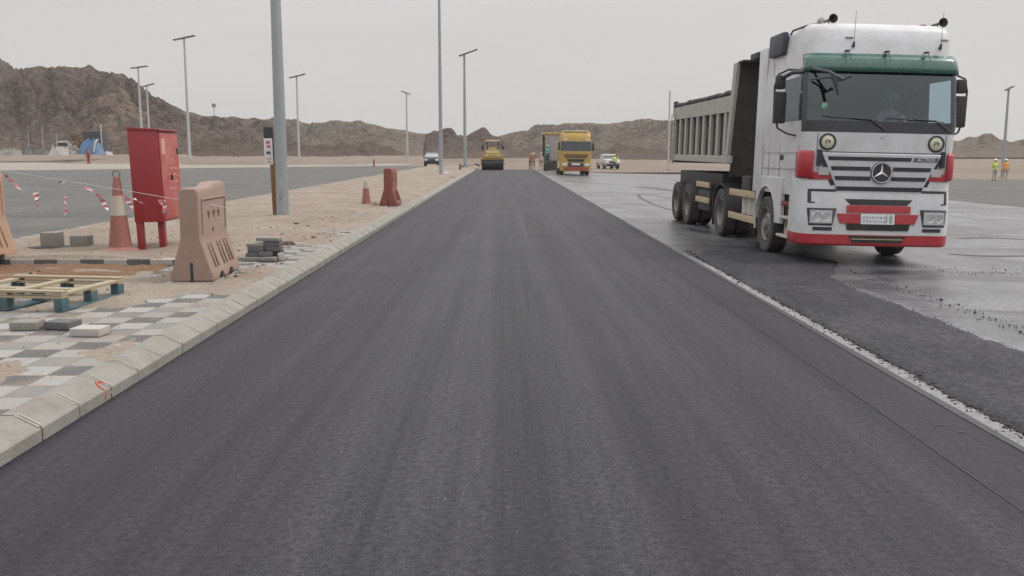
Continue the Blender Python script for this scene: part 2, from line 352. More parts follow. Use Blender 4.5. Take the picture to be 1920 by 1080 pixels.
def text_mesh(txt, size, ext, m, name, parent, loc, rot):
    cu = bpy.data.curves.new(name, 'FONT'); cu.body = txt; cu.size = size; cu.extrude = ext; cu.align_x = 'CENTER'; cu.align_y = 'CENTER'
    tmp = bpy.data.objects.new('tmp', cu); C.objects.link(tmp)
    me = bpy.data.meshes.new_from_object(tmp.evaluated_get(bpy.context.evaluated_depsgraph_get()))
    bpy.data.objects.remove(tmp); me.materials.clear(); me.materials.append(m)
    o = bpy.data.objects.new(name, me); C.objects.link(o); o.parent = parent; o.location = loc; o.rotation_euler = rot
    return o
def fbm(x, y, z=0, o=5): return noise.fractal(Vector((x, y, z)), 1.0, 2.0, o)

# ------------------------------------------------------------ ground, roads, kerb, pavement
def sheet(name, m, xs, ys, zf):
    b = MB(); g = [[b.bm.verts.new((x, y, zf(x, y))) for x in xs] for y in ys]
    for j in range(len(ys)-1):
        for i in range(len(xs)-1): b.bm.faces.new((g[j][i], g[j][i+1], g[j+1][i+1], g[j+1][i]))
    return b.build(name, m, smooth=0)
struct(sheet('ground', M['sandfar'], [-3000, -200, -60, -10, SEAM, 12, 60, 300, 3000], [-60, 0, 60, 150, 400, 3500], lambda x, y: gz(x)))
# the new mat of the lane, a slab 6 cm thick with a slightly ragged right edge
b = MB(); ys = [-12+.12*i for i in range(120)]+[2.4+.25*i for i in range(390)]
ys = [y for y in ys if y < 97]; rows = []
for y in ys:
    e = SEAM+.012*fbm(y*1.7, 3.1)+.006*fbm(y*9, 5)
    rows.append([b.bm.verts.new(p) for p in ((KB-.02, y, 0), (e-.05, y, 0), (e-.012, y, -.008), (e+.018+.02*abs(fbm(y*5, 9)), y, -.056))])
for a, c in zip(rows, rows[1:]):
    for i in range(3): b.bm.faces.new((a[i], a[i+1], c[i+1], c[i]))
b.bm.faces.new(rows[-1]+[b.bm.verts.new((KB-.02, ys[-1], -.06))])
struct(b.build('road', M['mat_asph'], smooth=60))
pe = lambda y: 19.5-.06*(y-36)                     # outer edge of the primed base
def strip(name, m, x0f, x1f, y0, y1, dz, n=60, brk=(SEAM, 12, 60)):
    b = MB(); rows = []
    for k in range(n+1):
        y = y0+(y1-y0)*(k/n)**1.6; x0, x1 = x0f(y), x1f(y)
        xs = [x0]+[q for q in brk if x0 < q < x1]+[x1]
        while len(xs) < 2+len(brk): xs.insert(1, xs[0]*.999+xs[1]*.001)
        rows.append([b.bm.verts.new((x, y, gz(x)+dz)) for x in xs])
    for a, c in zip(rows, rows[1:]):
        for i in range(len(a)-1): b.bm.faces.new((a[i], a[i+1], c[i+1], c[i]))
    return struct(b.build(name, m, smooth=0))
strip('primed_base', M['primed'], lambda y: 2.9, lambda y: pe(y)+.25*fbm(y*.3, 2), -12, 88, .008)
strip('outer_road', M['oldroad'], lambda y: pe(y)-1, lambda y: 70+y*.2, -12, 82, .004)
# left carriageway / parking area
b = MB(); Lp = [(-9.6, -12), (-9.4, 24), (-8.6, 40), (-8.1, 72), (-8.6, 118), (-15, 128), (-22, 122), (-48, 96), (-120, 92), (-140, -12)]
b.verts_faces([(x, y, -.052) for x, y in Lp], [tuple(range(len(Lp)))])
struct(b.build('left_road', M['oldroad'], smooth=0))
b = MB(); b.verts_faces([(x, y, -.05) for x, y in [(-15, 128.5), (-22, 122.5), (-48, 96.5), (-120, 92.5), (-240, 190), (-60, 190), (-14, 150)]], [tuple(range(7))])
pvm = mat('pale far paving', (.235, .215, .19), .9, .3, (.36, .3, .25), scale=.2)
struct(b.build('far_pavement', pvm, smooth=0))
# kerb of chamfered blocks
prof = [(KB, -.06), (KB, .075), (KB-.012, .085), (KB-.13, .15), (KB-.145, .156), (KB-.25, .156), (KB-.25, -.06)]
b = MB(); y = 1.5; k = 0
while y < 104:
    j = random.uniform(-.003, .003); q = random.uniform(-.002, .003)
    b.prism([(x+j, z+q if z > 0 else z) for x, z in prof], y+.006, y+.5-.006); y += .5
kerb = struct(b.build('kerb', kerbm, smooth=0, bevel=.003))
b = MB(); b.prism([(x-.014, z-.014) for x, z in prof[:-1]]+[(KB-.26, -.06)], 1.4, 104.1); jm = b.build('kerb_joint', mortar, kerb, smooth=0)
b = MB()       # light mortar smears over each joint
y = 2.0
while y < 34:
    for e_ in (-.024, .010):
        b.prism([(KB-.014, .080), (KB-.135, .150), (KB-.155, .155), (KB-.155, .1605), (KB-.134, .1575), (KB-.010, .0925)], y+e_, y+e_+.013+random.uniform(0, .006))
    y += .5
b.build('block_end_ridge', mat('pale kerb block edge', (.34, .33, .285), .9, .6, (.2, .17, .14), scale=9), kerb, smooth=0)
# red paint mark on a kerb block
mp = at(213, 727, .08)
def kpt(u, v): # u along y, v up the slope 0..1
    return Vector((KB-.012-.118*v, u, .0885+.066*v))+Vector((.003, 0, .004))
b = MB(); y0 = mp.y-.02; path = [(-.05, -.055), (-.055, .0), (-.045, .04), (-.01, .075), (.03, .07), (.045, .03), (.045, -.05)]
b.tube([(Vector((KB+.001, y0+u, .078+v)) if v < 0 else Vector((KB-.012-.85*v, y0+u, .087+.5*v))) for u, v in path], .010, 6)
b.build('paint_mark', mat('red marking paint', (.42, .09, .06), .8, .3), kerb)
# pavement slabs
PX = KB-.252
PITX, PY0, PY1 = -4.7, 11.7, 14.0
b = MB()
b.box((PITX, -8, -.05), (PX, 60, .138)); b.box((-9.2, -8, -.05), (PITX-.002, PY0, .136)); b.box((-9.2, PY1, -.05), (PITX-.002, 60, .136))
struct(b.build('pavement', M['paver'], smooth=0))
b = MB(); x = -9.1; k = 0        # exposed edge row of the far pavement
b2 = MB()
while x < PITX-.1:
    (b if (k % 2) else b2).box((x+.004, PY1-.10+random.uniform(-.01, .01), .06), (x+.34, PY1+.10, .146+random.uniform(0, .006)), bev=.006); x += .346; k += 1
eo = struct(b.build('pavement_edging', concl, smooth=0)); b2.build('dark_edging', concd, eo, smooth=0)
# wind-blown sand over the pavement: a relief that dips under the pavers where they show
def sandz(x, y):
    n = fbm(x*.75+3, y*.6, 1.3, 6); n2 = fbm(x*6, y*6, 4, 4)
    cover = -.004+.03*max(0, min(1, (y-10.5)/4))+.03*max(0, min(1, (y-13)/6))
    if y < 9.5 and x > -5.0: cover -= .006
    if x > -3.95 and y < 30: cover -= (.014 if y < 13 else .05+.02*fbm(x*2, y*1.2, 3))*min(1, max(0, (y-9)/4))
    z = .152+cover+.06*n+.008*n2
    if y > 13 and (x < -4.1 or y > 30): z = max(z, .143+.012*n2+.012*max(0, n)) if fbm(x*.9, y*.35, 8, 3) > -.25 or y > 22 else z
    dk = min(x-PX, 0)
    if x > PX-.12: z = min(z, .148+.3*(PX-x)*.1)
    if x < PITX+.25 and PY0-.1 < y < PY1-.08:
        s = min(1, max(0, (PITX+.25-x)/.45))*min(1, max(0, (y-PY0+.1)/.5))
        z = z*(1-s)+(.035+.03*n+.01*n2+.05*max(0, fbm(x*2, y*2, 9, 3)))*s
    if x < -8.7: z = z-(-8.7-x)*.35
    if y > 60: z = z
    return max(z, -.07)
def grid(name, m, xs, ys, f):
    b = MB(); g = [[b.bm.verts.new((x, y, f(x, y))) for x in xs] for y in ys]
    for j in range(len(ys)-1):
        for i in range(len(xs)-1): b.bm.faces.new((g[j][i], g[j][i+1], g[j+1][i+1], g[j+1][i]))
    return b.build(name, m, smooth=180)
xs = [PX-.005-.045*i for i in range(142)]
ys = [3.6+.05*i for i in range(250)]; y = ys[-1]
while y < 112: y *= 1.0075; ys.append(y)
struct(grid('sand', M['sand'], xs, ys, sandz))
b = MB(); b.box((-9.0, PY0+.02, -.055), (PITX, PY1-.1, .03)); struct(b.build('pit_floor', M['soil'], smooth=0))
struct(grid('dug_soil', M['soil'], [-9.0+.05*i for i in range(88)], [PY0+.55+.05*i for i in range(33)],
     lambda x, y: .055+.035*fbm(x*1.5, y*2.2, 7)+.012*fbm(x*9, y*9, 2)+.05*max(0, (y-PY1+.6))-.10*max(0, x+5.3)))
# fresh asphalt tongue right of the seam
b = MB(); rows = []; y = -3.0
while y < 17.2:
    tt = max(0, (17.2-y))
    l = 3.31+.035*fbm(y*2.5, 1)+.02*fbm(y*11, 4)+max(0, .30-.35*min(1, tt/1.2))*1.5
    r_ = 4.72+.10*fbm(y*.8, 6)+.06*fbm(y*5, 7)+.035*fbm(y*21, 17)-(.25 if tt < .3 else 0)
    r_ += .9*max(0, 1-abs(tt-1.6)/2.2)
    if tt < .06: l = r_-.3
    n = 26; row = []
    for i in range(n+1):
        q = i/n; x = l+(r_-l)*q; e = min(q, 1-q)*(r_-l)
        hgt = .026*min(1, e/.05)**.5*(1 if tt > .3 else tt/.3)+.006*fbm(x*14, y*14, 3, 3)*min(1, e/.08)
        row.append(b.bm.verts.new((x, y, gz(x)+.009+max(0, hgt))))
    rows.append(row); y += .06
for a, c in zip(rows, rows[1:]):
    for i in range(len(a)-1): b.bm.faces.new((a[i], a[i+1], c[i+1], c[i]))
struct(b.build('loose_asphalt', M['tongue'], smooth=180))
# pale dusty strip left bare beside the lane
M['dust'] = sandmat('grey stone dust', (.20, .20, .205), (.30, .30, .30), (.09, .09, .09), 4)
b = MB(); rows = []; y = -3.0
while y < 19:
    f_ = min(1, (19-y)/5)
    l = 3.125; r_ = 3.14+(.155+.03*fbm(y*3, 12)+.02*fbm(y*17, 2))*f_
    rows.append([b.bm.verts.new((x, y, gz(x)+.0125)) for x in (l, (l+r_)/2, r_)]); y += .05
for a, c in zip(rows, rows[1:]):
    for i in range(2): b.bm.faces.new((a[i], a[i+1], c[i+1], c[i]))
struct(b.build('dust_strip', M['dust'], smooth=180))
# crumbs of asphalt
clod = mat('asphalt crumb', (.022, .022, .025), .6, .1, bmp=.3)
def crumbs(name, pts, m, label):
    b = MB()
    for x, y, s in pts:
        t = bmesh.new(); bmesh.ops.create_icosphere(t, subdivisions=1, radius=s)
        for v in t.verts: v.co *= random.uniform(.7, 1.25); v.co.z *= .65
        b.merge(t, Matrix.Translation((x, y, gz(x)+.014+s*.35))@Matrix.Rotation(random.random()*6, 4, 'Z'))
    return tag(b.build(name, m, smooth=60), label, 'rubble', kind='stuff')
pts = []
for i in range(3600):
    y = random.uniform(3.5, 17) if random.random() < .7 else random.uniform(3.5, 9)
    pts.append((3.315+random.gauss(0, .035)+max(0, random.gauss(0, .06)), y, min(.028, .005*math.exp(random.gauss(0, .6)))))
for i in range(140): pts.append((random.uniform(3.14, 3.3), random.uniform(4, 14), random.uniform(.004, .011)))
for i in range(1500):
    y = random.uniform(5, 15.5); pts.append((4.62+.10*fbm(y*.8, 6)+.9*max(0, 1-abs(17.2-y-1.6)/2.2)+random.gauss(0, .045)+max(0, random.gauss(0, .07)), y, random.uniform(.003, .009)))
crumbs('asphalt_crumbs', pts, clod, 'black asphalt crumbs scattered along the pale strip beside the lane edge')
pts = []
for i in range(420):
    y = 9+random.random()**1.3*6
    if fbm(y*2.2, 30) < -.05: continue
    pts.append((5.38+random.gauss(0, .10), y, min(.024, .006*math.exp(random.gauss(0, .55)))))
for i in range(160): pts.append((random.uniform(6.8, 9.5), random.gauss(14.6, .35), random.uniform(.004, .012)))
crumbs('asphalt_lumps', pts, clod, 'row of loose asphalt lumps on the shiny primed base before the white truck')
# tyre tracks on the primed base and the lane
track = asphalt('tyre track bitumen', (.018, .018, .022), (.045, .045, .052), .5, streak=.2, spec=.5, bs_=.3)
def trackm(name, path, wd, dz, m=track):
    b = MB(); P = []
    for k in range(len(path)-1):
        for i in range(12):
            t = i/12; P.append(Vector(path[k]).lerp(Vector(path[k+1]), t))
    P.append(Vector(path[-1]))
    P = [sum((P[max(0, min(len(P)-1, i+j))] for j in range(-5, 6)), Vector((0, 0)))/11 for i in range(len(P))]
    prev = None
    for i, p in enumerate(P):
        dr = (P[min(len(P)-1, i+1)]-P[max(0, i-1)]).normalized(); n = Vector((-dr.y, dr.x))
        ww = wd*(.6+.5*fbm(i*.37, 3)+.4)*math.sin(PI*min(1, max(.05, i/len(P)*.96+.02)))**.3
        a = p+n*ww/2; c = p-n*ww/2
        va = b.bm.verts.new((a.x, a.y, gz(a.x)+dz)); vc = b.bm.verts.new((c.x, c.y, gz(c.x)+dz))
        if prev: b.bm.faces.new((prev[0], prev[1], vc, va))
        prev = (va, vc)
    return struct(b.build(name, m, smooth=0))
def g2(px, py, z=-.1): p = at(px, py, z); return (p.x, p.y)
trackm('tyre_track', [g2(1300, 402), g2(1240, 390), g2(1200, 372), g2(1195, 362), g2(1270, 372), g2(1330, 378)], .16, .0125)
trackm('tyre_track', [g2(1190, 348), g2(1230, 352), g2(1290, 358), g2(1340, 352)], .9, .0125)
trackm('tyre_track', [g2(1050, 340), g2(1110, 344), g2(1180, 346)], .3, .0135)
trackm('joint_line', [(2.53, 2.2), (2.515, 3), (2.53, 4), (2.52, 5), (2.535, 6), (2.52, 8), (2.53, 11), (2.54, 13)], .008, .0645-.0)
trackm('joint_line', [(3.045, -1), (3.05, 4), (3.045, 9), (3.05, 15), (3.05, 24)], .07, .0642)
for y_, x_, l_ in ((5.75, 2.8, .12), (5.6, 2.86, .07), (7.6, 2.72, .12), (9.2, 2.2, .1), (10.5, 2.8, .3)):
    trackm('scuff_mark', [(x_-l_/2, y_), (x_, y_+.02), (x_+l_/2, y_-.01)], .012, .0645)
trackm('tyre_track', [g2(1790, 440), g2(1850, 436), g2(1960, 440)], .25, .0125)
trackm('tyre_track', [g2(1770, 470), g2(1840, 474), g2(2000, 470)], .12, .0135)

# ------------------------------------------------------------ hills
def interp(pts, x):
    if x <= pts[0][0]: return pts[0][1]
    for (a, b_), (c, d_) in zip(pts, pts[1:]):
        if a <= x <= c: return b_+(d_-b_)*(x-a)/(c-a)
    return pts[-1][1]
def hill(name, ridge, d0, d1, m, seed, step=3.0, rows=70, rough=1.0, jag=1.6, fs=1/38):
    b = MB(); x0, x1 = ridge[0][0], ridge[-1][0]; n = int((x1-x0)/step); cols = []
    for i in range(n+1):
        px = x0+(x1-x0)*i/n; a = math.atan((px-VPX)/F)
        py = interp(ridge, px)+jag*fbm(px*.055, seed, 0, 5)*2.2
        pts = []; best = 1e-6
        dc = 1/math.cos(a) if abs(a) < 1.2 else 2.5
        for k in range(rows+1):
            v = k/rows; dist = (d0+(d1-d0)*v)*min(dc, 1.25)
            x, y = math.sin(a)*dist, math.cos(a)*dist
            env = math.sin(PI*min(1, v/1.25))**.9 if v < .62 else (1-(v-.62)/.38)**.8
            env = (v/.62)**.75 if v < .62 else max(0, 1-(v-.62)/.38)**.8
            nz = noise.ridged_multi_fractal(Vector((x*fs, y*fs, seed)), 1.0, 2.1, 6, .9, 2.0)*.30
            cr = 1-math.exp(-((v-.62)/.13)**2)
            nz = .2+(nz-.2)*(.35+.65*cr)
            n2 = fbm(x*.12, y*.12, seed, 4)*.12
            n3 = (noise.ridged_multi_fractal(Vector((x*fs*4.5, y*fs*4.5, seed+7)), 1.0, 2.2, 4, .9, 2.0)-1)*.085
            gl_ = (abs(fbm(px*.0085+.9*fbm(v*2.5, px*.012, seed), v*1.6, seed+3, 3))*1.5-.3)*cr*.20
            h = env*(.55+gl_+rough*(nz-.2)+n2*(.4+.6*cr)+n3*cr*1.3)
            pts.append([x, y, max(h, 0)])
            el = h/dist
            if el > best: best = el
        tgt = max(.001, (HORIZ-py)/F*math.cos(a))     # elevation to reach
        # scale so the highest point of the column stands at the traced ridge
        lo, hi = 0, 4000
        for _ in range(30):
            s_ = (lo+hi)/2
            mxe = max((p[2]*s_-HC)/math.hypot(p[0], p[1]) for p in pts)
            if mxe < tgt: lo = s_
            else: hi = s_
        cols.append((pts, lo))
    # smooth column scales a little
    sc = [sum(cols[max(0, min(n, i+j))][1] for j in range(-1, 2))/3 for i in range(n+1)]
    vs = [[b.bm.verts.new((p[0], p[1], p[2]*sc[i]-.3)) for p in cols[i][0]] for i in range(n+1)]
    for i in range(n):
        for k in range(rows): b.bm.faces.new((vs[i][k], vs[i+1][k], vs[i+1][k+1], vs[i][k+1]))
    return struct(b.build(name, m, smooth=22))
hill('hill', [(-700, 60), (-400, 30), (-150, 60), (-40, 82), (-8, 94), (4, 99), (22, 114), (60, 134), (75, 142), (120, 165), (200, 220), (240, 280)], 420, 560, M['hillA'], 3.3, step=4)
hill('hill', [(-900, 150), (-500, 120), (-200, 150), (-60, 185), (0, 172), (25, 160), (50, 144), (66, 133), (80, 129), (120, 130), (150, 128), (178, 131), (190, 126), (202, 136), (235, 140), (262, 147), (280, 162), (300, 180), (330, 195), (370, 213), (400, 218), (440, 219), (470, 222), (500, 222), (520, 230), (560, 258), (600, 284)], 240, 380, M['hillA'], 8.1, step=3, rows=90)
hill('hill', [(380, 280), (470, 232), (520, 222), (560, 225), (580, 232), (612, 231), (625, 227), (680, 227), (700, 232), (720, 238), (760, 245), (800, 250), (850, 252), (900, 258), (960, 284)], 420, 560, M['hillB'], 14.7, step=3, rough=.8)
hill('hill', [(795, 284), (800, 252), (820, 244), (832, 240), (850, 242), (862, 258), (875, 256), (893, 244), (905, 238), (915, 242), (920, 252), (935, 256), (970, 284)], 330, 390, M['hillC'], 21.2, step=2, rough=1.3, jag=2)
hill('hill', [(880, 284), (930, 256), (960, 248), (990, 243), (1000, 236), (1050, 232), (1110, 230), (1130, 233), (1160, 230), (1200, 223), (1250, 226), (1320, 232), (1420, 240), (1560, 250), (1700, 262), (1790, 262), (1810, 258), (1838, 251), (1850, 250), (1872, 262), (1890, 266), (1920, 258), (2050, 245), (2300, 230), (2800, 250)], 380, 520, M['hillB'], 31.9, step=3, rows=80)
# low rocky spurs at the foot of the left hill and a rise behind the rollers
hill('hill', [(330, 288), (380, 262), (430, 252), (470, 258), (520, 262), (580, 270), (640, 270), (700, 262), (730, 272), (760, 288)], 230, 290, M['hillC'], 44.0, step=3, rows=40, rough=1.3, jag=2.5, fs=1/16)
hill('hill', [(820, 292), (850, 272), (880, 262), (910, 268), (960, 280), (1010, 272), (1060, 268), (1130, 278), (1160, 268), (1230, 276), (1300, 286)], 260, 310, M['hillC'], 53.0, step=3, rows=40, rough=1.1, jag=2.0, fs=1/18)
# sandy banks in front of the hills
def bank(name, x0, x1, y0, y1, h, seed, m='sandfar'):
    xs = [x0+(x1-x0)*i/90 for i in range(91)]; ys = [y0+(y1-y0)*i/24 for i in range(25)]
    def f(x, y):
        v = (y-y0)/(y1-y0); u = (x-x0)/(x1-x0)
        e = min(1, v/.35)*min(1, (1-v)/.3)*min(1, u/.06)*min(1, (1-u)/.06)
        return gz(x)-.1+e*h*(.8+.35*fbm(x*.03, y*.05, seed)+.1*fbm(x*.4, y*.4, seed))
    return struct(grid(name, M[m], xs, ys, f))
bank('sand_bank', -230, -62, 168, 235, 1.5, 2)
bank('sand_bank', -75, -12, 150, 225, 1.3, 5)
bank('sand_bank', -30, 30, 175, 230, .8, 8)
bank('sand_bank', 15, 190, 120, 240, .9, 11)
bank('sand_bank', -48, -20, 136, 146, .75, 19)

# ------------------------------------------------------------ street lamps
def lamp_post(px, pyb, pyt, D, wpx, label, head=None, m=steelp, zb=None, lean=0):
    base = atY(px, pyb, D); z0 = base.z if zb is None else zb
    top = atY(px, pyt, D).z; H = top-z0; x = base.x
    r = wpx*D/F/2
    t = thing('street_lamp', label, 'street lamp', (x, D, z0), (0, 0, 0), 'street lamps along the roads')
    MB().tube([(0, 0, 0), (0, 0, H*.5), (0, 0, H)], [r, r*.78, r*.55], 12).build('pole', m, t)
    b = MB(); b.box((-r*1.5, -r*1.5, -.05), (r*1.5, r*1.5, .03), bev=.008)
    for sx in (-1, 1):
        for sy in (-1, 1): b.lathe([(.018, .03), (.018, .07)], 'Z', 6, (sx*r*1.25, sy*r*1.25, 0))
    b.build('base_plate', m, t)
    if head:
        dx0, dz0, dx1, dz1 = [q*D/F for q in head]       # ends of the head from the pole top
        a = Vector((dx0, 0, dz0)); c = Vector((dx1, 0, dz1)); u = (c-a).normalized(); n = Vector((-u.z, 0, u.x))
        b = MB(); th = .045*max(1, D/90); wd = .32
        mt = Matrix(((u.x, 0, n.x, 0), (0, 1, 0, 0), (u.z, 0, n.z, 0), (0, 0, 0, 1)))
        L = (c-a).length
        b.box((0, -wd, -th), (L, wd, th), Matrix.Translation((a.x, 0, a.z+H-z0*0))@mt, bev=.02)
        hd = b.build('lamp_head', mat('dark lamp head', (.10, .10, .10), .5, .2), t)
        b = MB(); b.box((.05*L, -wd*.8, -th-.02), (.35*L, wd*.8, -th-.001), Matrix.Translation((a.x, 0, a.z+H))@mt)
        b.build('diffuser', mat('frosted diffuser', (.5, .5, .48), .4, .1), hd)
    return t
PZ = .14
big = lamp_post(531, 411, -470, at(531, 411, PZ).y, 24, 'thick grey street lamp pole nearest the camera beside the brown timber post', (-30, 0, 90, 20), steel, PZ)
b = MB(); b.box((-.035, -.165, .5), (.035, -.13, .95), bev=.008); b.build('access_door', steel, big)
lamp_post(827, 328, -90, 66, 7.5, 'tall slim street lamp whose top leaves the picture, right of the parked dark pickup', (-20, -3, 30, 6), steel, .1)
lamp_post(872, 314, 101, 100, 6.5, 'street lamp with tilted bar head standing beside the road roller', (-10, -4, 24, 8), steel, .1)
lamp_post(764, 306, 175, 160, 4.5, 'farthest slim street lamp left of the dark pickup, small head', (-9, 4, 7, -2))
lamp_post(561, 300, 143, 140, 5, 'slim street lamp just right of the thick near pole', (-13, -3, 16, 4))
lamp_post(356, 298, 71, 118, 6, 'tall street lamp beyond the red cabinet, wide flat head', (-19, -4, 20, 4))
lamp_post(268, 292, 126, 150, 5, 'left one of the two street lamps rising behind the red cabinet', (-13, -2, 17, 2))
lamp_post(282, 292, 161, 185, 4.5, 'shorter right one of the two street lamps rising behind the red cabinet', (-12, -3, 14, 4))
lamp_post(1879, 333, 166, 86, 6.5, 'single street lamp at the right edge beside the two distant workers', (-5, -3, 7, 4), steel)
lamp_post(-12, 298, 40, 118, 6, 'street lamp whose head tip just touches the left picture edge', (-20, 0, 15, 4))
b = MB()   # a thin mast behind the tipper
b.tube([(0, 0, 0), (0, 0, 2.2+110*110/F)], [.12, .09], 8); p = atY(1253, 300, 110)
mo = thing('marker_pole', 'thin pale pole standing behind the tipping bed of the white truck', 'pole', (p.x, 110, gz(p.x)))
b.build('shaft', steelp, mo); MB().box((-.15, -.15, 0), (.15, .15, .12), bev=.01).build('foot', conc, mo)
# mast on the hilltop
p = atY(402, 219, 330)
t = thing('water_tank_mast', 'tiny mast with a round head on the hilltop, left of the thick pole', 'mast', (p.x, 330, p.z-1.5))
MB().tube([(0, 0, 0), (0, 0, 5.2)], .16, 6).build('shaft', steelp, t)
MB().lathe([(.05, 4.6), (.75, 5.1), (.8, 5.9), (.4, 6.4), (.02, 6.45)], 'Z', 10).build('tank', steel, t)

# ------------------------------------------------------------ brown post with sign
p = at(524, 409, PZ); Yp = p.y-.02
t = thing('sign_post', 'brown timber post with a small white sign leaning by the thick grey pole', 'sign post', (p.x-.04, Yp-.05, PZ), (0, R(-1.2), 0))
MB().box((-.085, -.06, -.05), (.085, .06, 1.42), bev=.01).build('post', brownwood, t)
MB().box((-.20, -.05, 1.42), (.02, .03, 2.2), bev=.01).build('black_panel', black, t)
MB().box((-.20, -.075, 1.30), (0, -.055, 1.93), bev=.004).build('sign_panel', plate, t)
for k, (z0, z1, x0, x1) in enumerate([(1.80, 1.87, -.15, -.05), (1.70, 1.77, -.14, -.04), (1.43, 1.45, -.16, -.04), (1.36, 1.38, -.15, -.05)]): b = MB(); b.box((x0, -.079, z0), (x1, -.0765, z1)); b.build('sign_mark', mat('faded red print', (.5, .12, .14), .6, .2), t)
b = MB(); b.box((-.15, -.079, 1.55), (-.05, -.0765, 1.62)); b.build('sign_symbol', mat('faded black print', (.08, .08, .12), .6, .1), t)

# ------------------------------------------------------------ plastic barriers
def barrier(label, m, loc, L=1.4, rz=0, hgt=1.2, hump=True):
    t = thing('barrier', label, 'barrier', loc, (0, 0, rz), 'plastic road barriers')
    w0, w1 = .265, .125
    k = hgt/1.2
    pr = [(-w0, 0), (-w0, .10*k), (-w0+.02, .14*k), (-w1-.015, .49*k), (-w1, .55*k), (-w1, 1.10*k), (-w1+.035, 1.165*k), (w1-.035, 1.165*k), (w1, 1.10*k), (w1, .55*k), (w1+.015, .49*k), (w0-.02, .14*k), (w0, .10*k), (w0, 0)]
    n = len(pr); b = MB(); NY = 14; rings = []
    for i in range(NY+1):
        y = L*i/NY; ring = []
        for (x, z) in pr:
            if hump and z > 1.0*k and i >= NY*.5: z += .055*min(1, (i-NY*.5)/2)
            if z == 0 and i in (4, 5, 9, 10): z = .075      # fork pockets
            ring.append(b.bm.verts.new((x, y, z)))
        rings.append(ring)
    for a, c in zip(rings, rings[1:]):
        for i in range(n): b.bm.faces.new((a[i], a[(i+1) % n], c[(i+1) % n], c[i]))
    b.bm.faces.new(rings[0][::-1]); b.bm.faces.new(rings[-1])
    body = b.build('body', m, t, smooth=30, bevel=.022)
    dm = black
    b = MB(); b.box((-.018, -.004, .0), (.018, .05, .24*k), bev=.003); b.build('end_slot', dm, t)
    for sx in (1,):
        b = MB()     # raised ribs on the sloped foot and framed recess above
        for q in (.22, .36, .66, .8, 1.0, 1.14):
            y0 = q*L/1.4
            b.tube([(sx*(w1+.03), y0, .46*k), (sx*(w0-.012), y0+.02, .17*k)], .012, 6)
        for q in (.10, L-.1): b.tube([(sx*(w1+.004), q, .60*k), (sx*(w1+.004), q, 1.02*k)], .014, 6)
        b.tube([(sx*(w1+.004), .10, 1.02*k), (sx*(w1+.004), L-.1, 1.02*k)], .012, 6)
        b.build('ribs', m, t)
        rc = mat('barrier recess', (.10, .06, .05), .9, .3)
        for q in (.45, .7, .95):
            y0 = q*L/1.4
            b = MB(); b.prism([(y0-.06, .86*k), (y0+.06, .86*k), (y0, .76*k)], sx*(w1-.02), sx*(w1+.004), 'X'); b.build('recess', rc, t)
        b = MB(); b.lathe([(.028, w1-.02), (.028, w1+.006)], 'X', 10, (0, .62*L/1.4, .62*k)); b.build('drain_plug', rc, t)
        for y0 in (4*L/14, 9*L/14): b = MB(); b.box((-w0-.002, y0, -.002), (w0+.002, y0+L/14, .06)); b.build('fork_pocket', dm, t)
    return t
pn = at(361, 529, PZ)
b1 = barrier('dusty pinkish plastic barrier standing nearest, between the red cabinet and the kerb', barr, (pn.x-.01, pn.y+.02, PZ), 1.25, R(1.5), 1.19)
p = at(31, 482, PZ); b2_ = barrier('faded tan orange barrier cut by the left picture edge', barl, (p.x-.21, p.y-1.5, PZ), 1.5, R(1), 1.37, False)
p = at(728, 387, PZ); b3_ = barrier('dark red barrier standing far along the pavement beside a small cone', barred, (p.x, p.y, PZ), 1.1, R(-1), 1.16, False)

# ------------------------------------------------------------ cones
def cone(label, loc, H, R0, ring, band, m=conem, tilt=0):
    t = thing('traffic_cone', label, 'traffic cone', loc, (0, R(tilt), .4), 'traffic cones')
    MB().lathe([(R0, 0), (R0, .035), (R0-.02, .05), (R0*.72, .065), (R0*.60, .09)], 'Z', 28).build('base', m, t)
    r = lambda z: R0*.62*(1-z/H)+.055*(z/H)
    MB().lathe([(r(z), z) for z in (.07, band[0]-.002)]+[(r(band[0])-.01, band[0])], 'Z', 28, close=True).build('lower_sleeve', m, t)
    MB().lathe([(r(band[0])+.002, band[0]-.004), (r(band[1])+.002, band[1])], 'Z', 28, close=True).build('reflective_band', coneband, t)
    MB().lathe([(r(band[1])-.004, band[1]), (r(H)-.002, H), (r(H)*.6, H+.012), (.0, H+.014)], 'Z', 28, close=True).build('top_sleeve', m if ring else coneband, t)
    if ring:
        b = MB(); b.tube([(.055*math.cos(a), 0, H+.055+.05*math.sin(a)) for a in [2*PI*i/14-PI/2 for i in range(15)]], .011, 6)
        b.build('lifting_ring', mat('grey ring', (.16, .12, .11), .6, .2), t)
    return t
p = at(222, 474, PZ); cone('large faded cone with a pale band and lifting ring beside the red cabinet', (p.x, p.y+.1, PZ), 1.20, .30, True, (.60, .91), tilt=0)
p = at(686, 388, PZ); cone('small red cone with bleached top beside the dark red barrier', (p.x, p.y+.1, PZ), .78, .235, False, (.55, .70))

